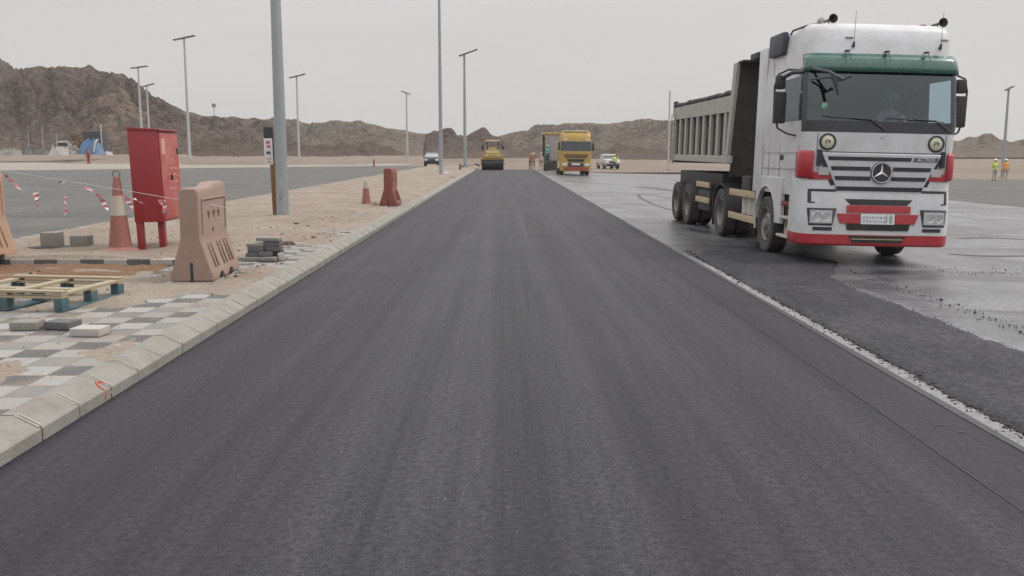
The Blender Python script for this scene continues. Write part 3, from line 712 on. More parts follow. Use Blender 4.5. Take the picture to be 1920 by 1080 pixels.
# ------------------------------------------------------------ red fire cabinet
p0 = at(262, 472, PZ)
t = thing('fire_hose_cabinet', 'tall red steel cabinet on legs standing behind the large cone', 'cabinet', (p0.x-.04, p0.y, PZ), (0, R(-1.6), R(1)))
W, L, Z0, Z1 = .47, .93, .47, 1.95
MB().box((0, 0, Z0), (W, L, Z1), bev=.012).build('body', cabred, t)
for (x, y) in ((.01, .02), (W-.17, .18)):
    MB().box((x, y, -.02), (x+.10, y+.10, Z0-.001), bev=.006).build('leg', cabred, t)
MB().prism([(-.01, Z1+.002), (W+.05, Z1-.03), (W+.05, Z1-.005), (-.01, Z1+.045)], -.02, L+.03).build('lid', cabred, t, bevel=.004)
dr = MB().box((W+.002, .04, Z0+.04), (W+.02, L-.03, Z1-.06), bev=.006).build('door', cabdoor, t)
b = MB().box((W+.021, .44, 1.13), (W+.045, .49, 1.22), bev=.005); b.build('handle', black, dr)
MB().box((W+.0205, .10, 1.55), (W+.023, .26, 1.80)).build('sticker', mat('faded sticker', (.55, .30, .26), .7, .3), dr)
MB().box((W+.0205, .82, 1.55), (W+.035, .86, 1.65)).build('latch', black, dr)
lm_ = mat('worn white lettering', (.62, .42, .38), .7, .2)   # worn white lettering and hose symbol
for r_ in range(4):
    z = 1.32-.11*r_; y = .36; b = MB()
    while y < .74:
        l_ = random.uniform(.02, .07)
        b.tube([(W+.0215, y, z+random.uniform(-.015, .015)), (W+.0215, y+l_*.5, z+random.uniform(-.03, .03)), (W+.0215, y+l_, z+random.uniform(-.015, .015))], .005, 4)
        y += l_+.02
    b.build('lettering', lm_, dr)
b = MB(); b.tube([(W+.0215, .58+.05*math.cos(a), 1.42+.06*math.sin(a)) for a in [i*.5 for i in range(10)]], .006, 4)
b.build('hose_symbol', lm_, dr)

# ------------------------------------------------------------ barrier tape
tA = Vector((b2_.location.x+.1, b2_.location.y+.2, 1.23)); tB = Vector((b1.location.x+.05, b1.location.y+.7, 1.0))
t = tag(bpy.data.objects.new('barrier_tape', None), 'torn red and white warning tape strung between the two nearest plastic barriers', 'barrier tape'); C.objects.link(t)
tA = atY(-5, 318, 14.6); tM = atY(235, 357, 13.0); tB = atY(362, 379, 11.6); tC = atY(424, 389, 12.4)
def tp(u):
    P = [tA, tM, tB, tC]; U = [0, .62, .88, 1]
    for k in range(3):
        if u <= U[k+1]: return P[k].lerp(P[k+1], (u-U[k])/(U[k+1]-U[k]))-Vector((0, 0, .0))
    return tC
MB().tube([tp(i/40) for i in range(41)], .0035, 5).build('line', tapew, t)
def ribbon(start, dx, dz, n=7, wd=.035, seed=0):
    rr = random.Random(seed); p = Vector(start); tw = rr.random()*3; prev = None; B = MB()
    for k in range(n+1):
        q = k/n; c = p+Vector((dx*q+rr.uniform(-.012, .012), rr.uniform(-.02, .02), dz*q))
        a = tw+q*2.2; e = Vector((math.cos(a), math.sin(a)*.5, .25*math.sin(a*1.7)))*wd*(1 if k < n else .5)
        cur = (c-e, c+e)
        if prev:
            vs = [B.bm.verts.new(v) for v in (prev[0], prev[1], cur[1], cur[0])]
            B.bm.faces.new(vs).material_index = (k+seed) % 2
        prev = cur
    B.build('tape_strip', [tapew, taper], t, smooth=0)
for i, (px, py, Y, dx, dz, n, wd) in enumerate([(10, 328, 14.4, .24, -.26, 7, .028), (67, 360, 14.2, .02, -.27, 7, .045), (110, 341, 14.0, .14, -.03, 4, .03),
        (124, 366, 13.9, -.03, -.30, 7, .035), (162, 350, 13.6, .2, -.16, 6, .035), (180, 360, 13.5, .16, -.26, 7, .033), (232, 364, 13.0, .12, -.22, 7, .035),
        (252, 372, 12.9, .14, -.08, 4, .025), (300, 373, 12.3, .1, -.24, 7, .04), (310, 375, 12.2, -.01, -.2, 6, .04)]):
    ribbon(atY(px, py, Y), dx, dz, n, wd, i)

# ------------------------------------------------------------ pallet
pc = at(118, 586, PZ); pr_ = at(226, 556, PZ); pl = at(-70, 578, PZ)
ex = (pr_-pc); LX = ex.length; ang = math.atan2(ex.y, ex.x)
PS = 1.35
t = thing('pallet', 'wooden pallet with pale top boards and blue green painted blocks lying on the pavement', 'pallet', (pc.x, pc.y, PZ+.005), (0, 0, ang))
# local: x runs away right along the short visible side, y runs left
PLX, PLY = 1.15, 1.3
for y in (0, PLY/2-.05, PLY-.1):
    MB().box((0, y, .115), (PLX, y+.1, .137), bev=.004).build('deck_board', wood, t)
    MB().box((0, y, .0), (PLX, y+.1, .018), bev=.004).build('bottom_board', woodblue, t)
    for x in (0, PLX/2-.06, PLX-.12): MB().box((x, y+.004, .019), (x+.12, y+.096, .0955), bev=.004).build('block', woodblue, t)
for x in (0, PLX/2-.06, PLX-.12): MB().box((x, 0, .0965), (x+.11, PLY, .1145), bev=.003).build('stringer_board', wood, t)
for x in (.25, .8): MB().box((x, .002, .0968), (x+.09, PLY-.01, .1142), bev=.003)
for x in (0, PLX-.1): MB().box((x, .0, .138), (x+.1, PLY, .156), bev=.003).build('deck_board', wood, t)

t.scale = (1, 1, PS)
# ------------------------------------------------------------ concrete blocks and stones
def block(name, label, m, loc, dim, rz=0, group=None, ry=0):
    o = MB().box((-dim[0]/2, -dim[1]/2, 0), (dim[0]/2, dim[1]/2, dim[2]), bev=.008).build(name, m, None, smooth=30, loc=loc, rot=(0, ry, rz))
    return tag(o, label, 'block', group)
G_ = 'loose paving blocks in the foreground'
p = at(42, 621, PZ); block('paving_block', 'grey paving block lying leftmost of three before the pallet', conc, (p.x, p.y+.1, PZ+.004), (.24, .2, .075), .05, G_)
p = at(103, 621, PZ); block('paving_block', 'charcoal paving block lying between two paler blocks before the pallet', concd, (p.x+.01, p.y+.14, PZ+.004), (.25, .2, .07), -.2, G_)
p = at(161, 632, PZ); block('paving_block', 'pale pinkish paving block lying rightmost of three before the pallet', concl, (p.x, p.y+.09, PZ+.004), (.27, .2, .07), -.08, G_)
p = at(91, 467, PZ); block('concrete_block', 'taller grey concrete cube standing on a dark board, left of its twin', conc, (p.x, p.y+.15, PZ+.03), (.29, .25, .24), .05, 'concrete cubes on the boards')
tag(MB().box((-.42, -.14, 0), (.28, .2, .028), bev=.004).build('board', concd, None, loc=(p.x, p.y+.15, PZ+.002), rot=(0, 0, .06)), 'dark board lying under the taller grey concrete cube', 'board')
p = at(144, 467, PZ); block('concrete_block', 'lower grey concrete block right of the taller cube', conc, (p.x, p.y+.2, PZ+.03), (.29, .25, .18), -.03, 'concrete cubes on the boards')
tag(MB().box((-.2, -.16, 0), (.26, .2, .028), bev=.004).build('board', concd, None, loc=(p.x, p.y+.2, PZ+.002), rot=(0, 0, -.05)), 'dark board lying under the lower grey concrete block', 'board')
pS = at(492, 491, PZ); SG = 'blocks in the heap beside the kerb'
heap = [(-.19, 0, 0, .30, .16, .055, conc, .06, 'long flat grey block at the bottom left of the heap beside the kerb'),
        (.08, -.02, 0, .24, .2, .055, conc, -.08, 'flat grey block at the bottom right of the heap beside the kerb'),
        (-.17, .08, .056, .21, .2, .055, concd, .02, 'dark block on the bottom left block of the heap'),
        (.0, .07, .058, .2, .2, .07, concd, .3, 'tilted dark block in the middle of the heap beside the kerb'),
        (-.13, .1, .115, .23, .2, .09, concd, -.04, 'charcoal block second from the top of the left heap side'),
        (-.14, .1, .206, .25, .2, .045, conc, .02, 'grey block crowning the lower left side of the heap'),
        (.11, .14, .13, .24, .2, .075, concd, .05, 'lower charcoal block in the tall right stack of the heap'),
        (.1, .14, .206, .24, .2, .075, concd, -.03, 'upper charcoal block in the tall right stack of the heap'),
        (.05, .13, .283, .34, .2, .05, conc, -.06, 'topmost grey slab of the tall right stack in the heap'),
        (.1, .22, 0, .24, .24, .128, concd, .0, 'thick hidden block carrying the tall right stack of the heap'),
        (.24, .02, 0, .09, .1, .11, concl, .4, 'small pale broken stub at the right foot of the heap')]
for x, y, z, a, c, h, m_, rz, lb in heap: block('paving_block', lb, m_, (pS.x+x, pS.y+.12+y, PZ+.006+z), (a, c, h), rz, SG)
def rock(label, px, py, s, m, z=PZ, flat=.6, ex=1):
    p = at(px, py, z); t_ = bmesh.new(); bmesh.ops.create_icosphere(t_, subdivisions=3, radius=s)
    for v in t_.verts:
        n_ = noise.noise(v.co*2.2/s+Vector((px, py, 0))); v.co *= 1+.35*n_; v.co.z *= flat; v.co.x *= ex
    b = MB(); b.merge(t_); return tag(b.build('stone', m, None, smooth=30, loc=(p.x, p.y+s*.6, z+s*flat*.4)), label, 'stone', 'loose stones and clods')
rock('small black clod lying between the cabinet leg and the near barrier', 326, 466, .07, concd)
rock('dark clod lying just right of the block heap', 539, 460, .10, mat('dark clod', (.09, .06, .05), .9, .3), flat=.5, ex=1.2)
rock('small dark stone far right of the heap, by the asphalt edge of the left road', 657, 357, .2, conc, flat=.3, ex=1.5)
rock('flat slab piece lying right of the dark red barrier', 788, 354, .22, mat('brown slab', (.17, .12, .09), .9, .3), flat=.25, ex=1.5)
rock('dark stone on the pavement left of the tall slim lamp', 757, 331, .22, conc, flat=.4)
rock('small stone near the left road edge, beyond the dark red barrier', 774, 325, .2, conc, flat=.4)
rock('white bag of plaster at the foot of the tall slim lamp', 833, 328, .35, concl, flat=.45, ex=1.4)
rock('brown clod at the right of the white bag by the tall slim lamp', 847, 334, .18, mat('brown slab', (.17, .12, .09)), flat=.4)
rock('small dark stone lying behind the small cone', 710, 376, .1, conc, flat=.4, ex=1.8)
for i in range(60):     # pebbles
    pass
pb = MB()
for i in range(170):     # clumps of dug soil along the verge
    cx_, cy_ = random.choice(((-3.7, 12.5), (-4.0, 15.5), (-3.8, 18.5), (-4.6, 14.2), (-4.2, 21), (-6.8, 13.0)))
    x = min(PX-.08, cx_+random.gauss(0, .35)); y = cy_+random.gauss(0, .9); s_ = min(.06, .014*math.exp(random.gauss(0, .6)))
    t_ = bmesh.new(); bmesh.ops.create_icosphere(t_, subdivisions=1, radius=s_)
    for v in t_.verts: v.co *= random.uniform(.65, 1.25); v.co.z *= .6
    pb.merge(t_, Matrix.Translation((x, y, max(sandz(x, y), .138 if not (PY0 < y < PY1 and x < PITX) else 0)+s_*.25)))
for i in range(650):
    x = random.uniform(-8.6, PX-.1); y = 5.5+random.random()**1.5*22; s = random.uniform(.004, .011)*random.choice((1, 1, 1, 1.7))*(1 if y < 14 else 1.4)
    t_ = bmesh.new(); bmesh.ops.create_icosphere(t_, subdivisions=1, radius=s)
    for v in t_.verts: v.co *= random.uniform(.7, 1.2)
    pb.merge(t_, Matrix.Translation((x, y, max(sandz(x, y), .138 if not (PY0 < y < PY1 and x < PITX) else 0)+s*.3)))
tag(pb.build('pebbles', mat('brown pebbles', (.19, .15, .125), .9, .4), smooth=60), 'brown pebbles scattered over the sandy pavement', 'pebbles', kind='stuff')
# fallen branch-like dark hose near the far lamp
pp = [at(x, y, .05) for x, y in ((867, 316), (875, 315), (883, 313.5), (890, 312), (897, 313))]
tag(MB().tube([q+Vector((0, 0, .18)) for q in pp], .16, 8).build('pipe', mat('dirty brown pipe', (.14, .11, .09), .9, .3)), 'dirty brown pipe lying at the end of the kerb before the roller', 'pipe')

# ------------------------------------------------------------ wheels
def wheel(parent, loc, Rr, wd, side, name='wheel', dish=.0, rm=rimm):
    """tyre of radius Rr; side = -1 outer face towards -x"""
    s = side; o = MB()
    h = wd/2
    o.lathe([(Rr*.60, -h*.86*s), (Rr*.72, -h*s), (Rr*.90, -h*s), (Rr*.965, -h*.86*s), (Rr*.99, -h*.6*s), (Rr*.99, -h*.3*s), (Rr*.975, -h*.27*s), (Rr*.975, -h*.22*s), (Rr, -h*.2*s), (Rr, h*.2*s), (Rr*.975, h*.22*s), (Rr*.975, h*.27*s), (Rr*.99, h*.3*s), (Rr*.965, h*.86*s), (Rr*.9, h*s), (Rr*.6, h*.9*s)], 'X', 40, close=True)
    ty = o.build(name, rubber, parent, smooth=35, loc=loc)
    r = MB()
    if dish:   # deep dish of a twin wheel
        r.lathe([(Rr*.60, h*.8*s), (Rr*.56, h*.86*s), (Rr*.53, h*.6*s), (Rr*.5, -h*.2*s), (Rr*.3, -h*.35*s), (Rr*.28, h*.2*s), (Rr*.16, h*.3*s), (0.001, h*.3*s)], 'X', 32, close=True)
    else:
        r.lathe([(Rr*.60, h*.8*s), (Rr*.56, h*.88*s), (Rr*.52, h*.5*s), (Rr*.46, h*.45*s), (Rr*.34, h*.75*s), (Rr*.2, h*.8*s), (Rr*.18, h*1.05*s), (.001, h*1.1*s)], 'X', 32, close=True)
    for k in range(10):
        a = 2*PI*k/10; q = (-h*.3*s if dish else h*.72*s)
        r.lathe([(.018, q), (.018, q+.03*s)], 'X', 6, (0, Rr*.27*math.cos(a), Rr*.27*math.sin(a)))
    r.build('rim', rm, ty, smooth=30)
    if not dish:
        v = MB()
        for k in range(8):
            a = 2*PI*k/8+.2; v.lathe([(.028, h*.55*s), (.028, h*.64*s)], 'X', 8, (0, Rr*.42*math.cos(a), Rr*.42*math.sin(a)))
        v.build('rim_holes', black, ty)
    return ty

# ------------------------------------------------------------ lofted cab helper
class Shell:
    """levels: (z, front y, half width, corner radius, back y); bow = how far the sides of the front fall back"""
    def __init__(s, levels, bow=.05): s.L = levels; s.bow = bow
    def par(s, z):
        L = s.L
        if z <= L[0][0]: return L[0][1:]
        for a, b in zip(L, L[1:]):
            if a[0] <= z <= b[0]:
                t = (z-a[0])/(b[0]-a[0]); return tuple(p+(q-p)*t for p, q in zip(a[1:], b[1:]))
        return L[-1][1:]
    def fy(s, x, z):
        yf, hw, r, yb = s.par(z); ax = min(abs(x), hw); y = yf+s.bow*(ax/hw)**2
        e = ax-(hw-r)
        if e > 0: y += r-math.sqrt(max(0, r*r-e*e))
        return y
    def ring(s, lv, ts, nc=6, nf=12):
        z, yf, hw, r, yb = lv; out = []
        def side(sx):
            y1 = yf+s.bow+r
            return [(sx*hw, yb+(y1-yb)*t, z) for t in ts]
        left = side(-1)
        cor = [(-(hw-r)-r*math.cos(a), s.fy(-(hw-r)-r*math.cos(a), z), z) for a in [PI/2*k/nc for k in range(1, nc)]]
        fr = [(x, s.fy(x, z), z) for x in [-(hw-r)+2*(hw-r)*k/nf for k in range(nf+1)]]
        rc = [(-x, y, z_) for x, y, z_ in cor[::-1]]
        return left+cor+fr+rc+[(-x, y, z_) for x, y, z_ in left[::-1]]
    def patch(s, B, xz, off=.01, nx=8, nz=3, thick=.02):
        """plate following the front; xz = four corners (x,z): bottom-left, bottom-right, top-right, top-left"""
        def P(u, v):
            x = (xz[0][0]*(1-u)+xz[1][0]*u)*(1-v)+(xz[3][0]*(1-u)+xz[2][0]*u)*v
            z = (xz[0][1]*(1-u)+xz[1][1]*u)*(1-v)+(xz[3][1]*(1-u)+xz[2][1]*u)*v
            return x, z
        g = []; h = []
        for j in range(nz+1):
            ra, rb = [], []
            for i in range(nx+1):
                x, z = P(i/nx, j/nz); y = s.fy(x, z)
                ra.append(B.bm.verts.new((x, y-off, z))); rb.append(B.bm.verts.new((x, y-off+thick, z)))
            g.append(ra); h.append(rb)
        f = B.bm.faces.new
        for j in range(nz):
            for i in range(nx):
                f((g[j][i], g[j][i+1], g[j+1][i+1], g[j+1][i])); f((h[j][i+1], h[j][i], h[j+1][i], h[j+1][i+1]))
            f((g[j][0], g[j+1][0], h[j+1][0], h[j][0])); f((g[j+1][nx], g[j][nx], h[j][nx], h[j+1][nx]))
        for i in range(nx):
            f((g[0][i+1], g[0][i], h[0][i], h[0][i+1])); f((g[nz][i], g[nz][i+1], h[nz][i+1], h[nz][i]))
        return B
def R4(x0, x1, z0, z1): return [(x0, z0), (x1, z0), (x1, z1), (x0, z1)]
def shell_mesh(sh, ts, pick, builders, nc=6, nf=12, cap=True):
    """pick(level, station, n stations) -> key of the builder that face goes to"""
    rings = [sh.ring(l, ts, nc, nf) for l in sh.L]; n = len(rings[0])
    cache = {}
    def V(key, i, j):
        j %= n
        if (key, i, j) not in cache: cache[(key, i, j)] = builders[key].bm.verts.new(rings[i][j])
        return cache[(key, i, j)]
    for i in range(len(rings)-1):
        for j in range(n):
            k = pick(i, j, n)
            if k: builders[k].bm.faces.new((V(k, i, j), V(k, i, j+1), V(k, i+1, j+1), V(k, i+1, j)))
    if cap:
        k = 'body'; builders[k].bm.faces.new([V(k, len(rings)-1, j) for j in range(n)]); builders[k].bm.faces.new([V(k, 0, j) for j in range(n)][::-1])

# ------------------------------------------------------------ people
def person(label, loc, rz, pose='stand', top=(.6, .6, .1), legs=(.08, .09, .12), helmet=(.7, .7, .68), group=None, seed=0, H=1.74, vest=True):
    rr = random.Random(seed)
    t = thing('person', label, 'person', loc, (0, 0, rz), group)
    bend = {'stand': 0, 'stoop': .55, 'sit': .05}[pose]
    hip = Vector((0, 0, .93)) if pose != 'sit' else Vector((0, 0, .93))
    def tor(h):    # point up the spine
        return hip+Vector((0, -math.sin(bend)*h, math.cos(bend)*h))
    V = []; E = []; Rd = []
    def add(p, r, par=None):
        V.append(Vector(p)); Rd.append(r)
        if par is not None: E.append((par, len(V)-1))
        return len(V)-1
    pel = add(hip, .125); wa = add(tor(.2), .115, pel); ch = add(tor(.40), .14, wa); nb = add(tor(.52), .075, ch)
    nk = add(tor(.58), .052, nb); hd = add(tor(.66)+Vector((0, -.02, 0)), .088, nk); ht = add(tor(.755)+Vector((0, -.01, 0)), .085, hd)
    for s in (-1, 1):
        if pose == 'sit':
            hp = add(hip+Vector((s*.1, -.02, -.04)), .095, pel); kn = add(hip+Vector((s*.13, -.42, .02)), .065, hp)
            an = add(hip+Vector((s*.13, -.5, -.38)), .045, kn); add(an and V[an]+Vector((0, -.14, -.06)), .04, an)
        else:
            st = rr.uniform(-.06, .1)*(1 if s > 0 else -1)
            hp = add(hip+Vector((s*.1, 0, -.06)), .1, pel); kn = add(Vector((s*.12, st*.5-.03, .50)), .066, hp)
            an = add(Vector((s*.13, st+.02, .09)), .044, kn); add(V[an]+Vector((s*.02, -.15, -.045)), .04, an)
        sh = add(tor(.485)+Vector((s*.175, 0, 0)), .062, ch)
        if pose == 'stand':
            el = add(tor(.485)+Vector((s*.23, .03, -.29)), .044, sh)
            if seed % 3 == 1: wr = add(V[el]+Vector((-s*.05, -.24, .02)), .03, el)
            else: wr = add(V[el]+Vector((s*.01, -.07, -.25)), .03, el)
        elif pose == 'stoop':
            el = add(V[sh]+Vector((s*.04, -.10, -.27)), .044, sh); wr = add(V[el]+Vector((-s*.06, -.2, -.16)), .03, el)
        else:
            el = add(V[sh]+Vector((s*.08, -.12, -.26)), .044, sh); wr = add(V[el]+Vector((-s*.06, -.24, .12)), .03, el)
        dr = (V[wr]-V[el]).normalized(); pa = add(V[wr]+dr*.075, .034, wr)
        e = Vector((0, 1, 0)).cross(dr).normalized() if abs(dr.y) < .9 else Vector((1, 0, 0))
        for q in (-1.5, -.5, .5, 1.5):
            f1 = add(V[pa]+dr*.05+e*q*.021, .0095, pa); add(V[f1]+dr*(.035-.006*abs(q))+Vector((0, -.015, 0)), .008, f1)
        th = add(V[wr]+dr*.045+e*.04*s+Vector((0, -.015, 0)), .011, wr); add(V[th]+dr*.035+Vector((0, -.01, 0)), .009, th)
    me = bpy.data.meshes.new('body'); me.from_pydata([v*H/1.74 for v in V], E, [])
    o = bpy.data.objects.new('body', me); C.objects.link(o)
    sk = o.modifiers.new('skin', 'SKIN'); sk.use_smooth_shade = True
    for i, v in enumerate(me.skin_vertices[0].data): v.radius = (Rd[i]*1.02, Rd[i]*(.8 if i in (wa, ch) else .95)); v.use_root = (i == 0)
    ss = o.modifiers.new('sub', 'SUBSURF'); ss.levels = 1; ss.render_levels = 1
    dg = bpy.context.evaluated_depsgraph_get(); m2 = bpy.data.meshes.new_from_object(o.evaluated_get(dg))
    bpy.data.objects.remove(o); m2.name = 'body'
    cloth = mat('cloth %.2f %.2f %.2f' % top, top, .9, .2); trou = mat('trousers %.2f %.2f %.2f' % legs, legs, .9, .3)
    shoe = mat('dark boots', (.03, .025, .02), .8, .3)
    m2.materials.clear()
    for x in (cloth, trou, skin, shoe): m2.materials.append(x)
    for p in m2.polygons:
        c = p.center; p.use_smooth = True
        dd = [(c-V[i]*H/1.74).length for i in range(len(V))]; i = dd.index(min(dd))
        if i in (hd, ht, nk): p.material_index = 2
        elif Rd[i] <= .036: p.material_index = 2
        elif i >= nk and c.z < .12 and pose != 'sit': p.material_index = 3
        elif c.z < hip.z+.02 and Rd[i] not in (.044, .062, .03): p.material_index = 1
        elif Rd[i] in (.1, .066, .095, .065, .045): p.material_index = 1
        else: p.material_index = 0
    bo = bpy.data.objects.new('body', m2); C.objects.link(bo); bo.parent = t
    k = H/1.74
    # face and ears on the head
    hc = (V[hd]+V[ht])/2*k; ax = (V[ht]-V[hd]).normalized()
    b = MB(); b.tube([hc+Vector((0, -.085, .02)), hc+Vector((0, -.108, -.012)), hc+Vector((0, -.085, -.022))], [.008, .014, .01], 6)
    for s in (-1, 1): b.tube([hc+Vector((s*.082, 0, .02)), hc+Vector((s*.09, .008, -.02))], .014, 6)
    b.build('face', skin, t)
    b = MB()
    for s in (-1, 1): b.lathe([(.010, -.006), (.010, .0)], 'Y', 8, hc+Vector((s*.032, -.084, .012)))
    b.box(hc+Vector((-.022, -.090, -.048)), hc+Vector((.022, -.078, -.040))); b.build('eyes_and_mouth', mat('dark eyes', (.03, .02, .02)), t)
    mt = Matrix.Translation(hc+ax*.035)@Matrix.Rotation(bend, 4, 'X')
    b = MB(); t_ = bmesh.new(); bmesh.ops.create_uvsphere(t_, u_segments=16, v_segments=10, radius=.118)
    for v in t_.verts:
        if v.co.z < 0: v.co.z *= .12
        v.co.y *= 1.15
    b.merge(t_, mt); b.lathe([(.118, -.01), (.14, -.016), (.14, -.008), (.118, .004)], 'Z', 16)
    for v in b.bm.verts[-64:]: v.co = mt @ v.co
    b.build('helmet' if vest else 'cap', mat('helmet %.2f %.2f' % helmet[:2], helmet, .4, .1), t)
    if vest:
        b = MB(); rings = []
        for h_, rx, ry in ((.02, .165, .125), (.2, .155, .118), (.38, .185, .135), (.47, .18, .12), (.515, .10, .08)):
            c = tor(h_)*k; ring = []
            for q in range(16):
                a = 2*PI*q/16; ring.append(b.bm.verts.new(c+Vector((rx*math.cos(a), ry*math.sin(a)*math.cos(bend), ry*math.sin(a)*-math.sin(bend)*-1))))
            rings.append(ring)
        for a_, c_ in zip(rings, rings[1:]):
            for q in range(16): b.bm.faces.new((a_[q], a_[(q+1) % 16], c_[(q+1) % 16], c_[q]))
        ve = b.build('vest', mat('vest %.2f %.2f %.2f' % vest, vest, .7, .1), t)
        if pose == 'stand':
            b = MB()
            for h_ in (.14, .3): b.lathe([(.17, h_), (.17, h_+.04)], 'Z', 16, (0, 0, hip.z*k), close=True)
            for v in b.bm.verts: v.co.y *= .76
            b.build('reflective_strip', mat('silver strip', (.6, .6, .55), .4, .1), ve)
    return t

# ------------------------------------------------------------ the white tipper truck
TX, TY = 6.03, 15.1
T = thing('tipper_truck', 'large white tipper truck with red bumper and green visor parked on the right', 'truck', (TX, TY, gz(TX)+.012), (0, R(1.25), R(.9)))
CAB = Shell([(1.02, .05, 1.21, .20, 2.32), (1.3, .02, 1.23, .20, 2.32), (1.72, .0, 1.235, .19, 2.32), (2.06, .005, 1.25, .18, 2.32), (2.24, .02, 1.26, .16, 2.32),
             (2.45, .055, 1.26, .16, 2.32), (2.95, .12, 1.25, .16, 2.32), (3.10, .15, 1.24, .17, 2.32), (3.3, .20, 1.225, .20, 2.32), (3.5, .25, 1.205, .20, 2.33),
             (3.68, .30, 1.18, .20, 2.34), (3.76, .36, 1.15, .21, 2.33), (3.81, .46, 1.10, .22, 2.3), (3.835, .62, 1.02, .24, 2.2)], .05)
ts = [0, .3, .52, .60, .93, 1.0]
def y2t(y, z=2.5): yf, hw, r, yb = CAB.par(z); return (yb-y)/(yb-(yf+.05+r))
ts = [0, .25, y2t(1.18), y2t(.42), 1.0]
nl = len(ts); NC, NF = 6, 14
B = {k: MB() for k in ('body', 'glass', 'frame', 'side', 'sider', 'gaskets')}
def pick(i, j, n):
    fs = nl-1                       # first corner station
    fe = nl+(NC-1)*2+NF             # last
    js = j if j <= n//2 else n-2-j
    front = (j >= fs+2 and j <= n-2-(fs+2))
    if 4 <= i <= 6:
        if fs+3 <= j <= n-2-(fs+3): return 'glass'
        if js == 2 and 0 <= j < n-1 and i in (4, 5): return 'side' if j < n//2 else 'sider'
        if js == 3 and 0 <= j < n-1: return 'frame'
    if 3 <= i <= 6 and fs <= js and j < n-fs-1: return 'frame'
    return 'body'
shell_mesh(CAB, ts, pick, B, NC, NF)
cabo = B['body'].build('cab', white, T, smooth=38)
B['frame'].build('windscreen_frame', blackg, T, smooth=50)
B['glass'].build('windscreen', M['glass'], T, smooth=180)
B['side'].build('side_window', M['sideglass'], T, smooth=60); B['sider'].build('side_window', M['sideglass'], T, smooth=60)
for k in ('gaskets',): B[k].bm.free()
# fairing behind the cab
for s in (-1, 1):
    MB().box((s*1.235-.02, 2.34, 1.0), (s*1.235+.02, 2.85, 3.62), bev=.015).build('side_fairing', white, T, smooth=30)
# lower cab side skirt above the wheel
for s in (-1, 1):
    pts_ = [(.55, 1.02), (.55, .98)]
    arch = [(1.98+.66*math.cos(a), .56+.66*math.sin(a)) for a in [PI*k/14 for k in range(15)]]
    poly = [(2.30, 1.05), (2.30, .56)]+arch+[(.93, .56), (.93, 1.05)]
    poly = [(2.62, 1.06), (2.62, .50)]+[(1.98+.60*math.cos(a), .50+.61*math.sin(a)) for a in [PI*k/14 for k in range(15)]]+[(1.1, .50), (1.1, 1.30), (2.62, 1.30)]
    poly = poly[1:]
    MB().prism(poly, s*1.17, s*1.245, 'X').build('wheel_arch', white, T, smooth=30, bevel=.01)
    b = MB(); b.tube([(s*1.24, 1.98+.62*math.cos(a)*-1, .50+.63*math.sin(a)) for a in [(PI+.3)*k/18 for k in range(19)]], .022, 6); b.build('arch_lip', white2, T)
    b = MB(); b.prism([(2.63, .25), (2.63, 1.1), (2.67, 1.1), (2.67, .25)], s*.85, s*1.24, 'X'); b.build('mudflap', black, T)
# bumper
BUM = Shell([(.215, -.03, 1.22, .20, .62), (.25, -.06, 1.245, .22, .62), (.40, -.065, 1.25, .22, .62), (.41, -.065, 1.25, .22, .62), (.60, -.06, 1.25, .22, .62), (.85, -.045, 1.25, .22, .62), (1.05, -.02, 1.25, .22, .62), (1.12, -.005, 1.248, .22, .62), (1.30, .0, 1.245, .21, .55), (1.36, .015, 1.235, .2, .5)], .06)
B = {k: MB() for k in ('body', 'red')}
shell_mesh(BUM, [0, .5, 1], lambda i, j, n: 'red' if i < 2 else ('body' if j != n-1 else 'body'), B, 8, 14)
B['body'].build('bumper', white, T, smooth=35)
b_ = B['red']; b_.build('bumper_lip', red, T, smooth=35)
def fp(name, m, xz, off, thick=.02, sh=BUM, nx=10, nz=3, parent=T, bev=0):
    b = MB(); sh.patch(b, xz, off, nx, nz, thick); return b.build(name, m, parent, smooth=30, bevel=bev)
fp('lip_slot', chassis, [(-.40, .275), (.40, .275), (.47, .385), (-.47, .385)], .012)
fp('slot_bar', guard, R4(-.42, .42, .325, .34), .02, .01)
fp('lower_grille', mat('black mesh', (.03, .03, .03), .8, .3), [(-.5, .475), (.5, .475), (.53, .595), (-.53, .595)], .014)
b = MB()
for z in (.50, .525, .55, .575): BUM.patch(b, R4(-.48, .48, z-.004, z+.004), .022, 8, 1, .01)
b.build('grille_bars', black, T)
# red reflective stripes and plate
fp('red_stripe', red, [(-.62, .61), (-.30, .61), (-.30, .765), (-.68, .765)], .022, .015)
fp('red_stripe', red, [(.27, .61), (.60, .61), (.66, .765), (.27, .765)], .022, .015)
fp('red_stripe', red, R4(-.52, .52, .785, .90), .022, .015)
pl_ = fp('number_plate', plate, R4(-.29, .26, .60, .765), .03, .015, nx=4, bev=.003)
b = MB()
rr = random.Random(4)
for row_, z in enumerate((.705, .645)):
    x = -.25
    while x < .1:
        l_ = rr.uniform(.02, .045); y = BUM.fy(x, z)-.0335
        b.box((x, y, z-.018), (x+l_*.35, y+.003, z+.018)); b.box((x, y, z+.01), (x+l_, y+.003, z+.018)); x += l_+.02
b.build('plate_characters', mat('faded plate ink', (.18, .19, .26), .7, .2), pl_)
b = MB(); y = BUM.fy(.14, .68)-.0335; b.box((.115, y, .61), (.135, y+.003, .755)); b.build('plate_divider', guard, pl_)
b = MB(); b.box((.17, y, .62), (.22, y+.003, .75)); b.build('plate_emblem', mat('plate green', (.25, .42, .33)), pl_)
fp('intake', chassis, [(-.46, .905), (.46, .905), (.56, 1.0), (-.56, 1.0)], .006)
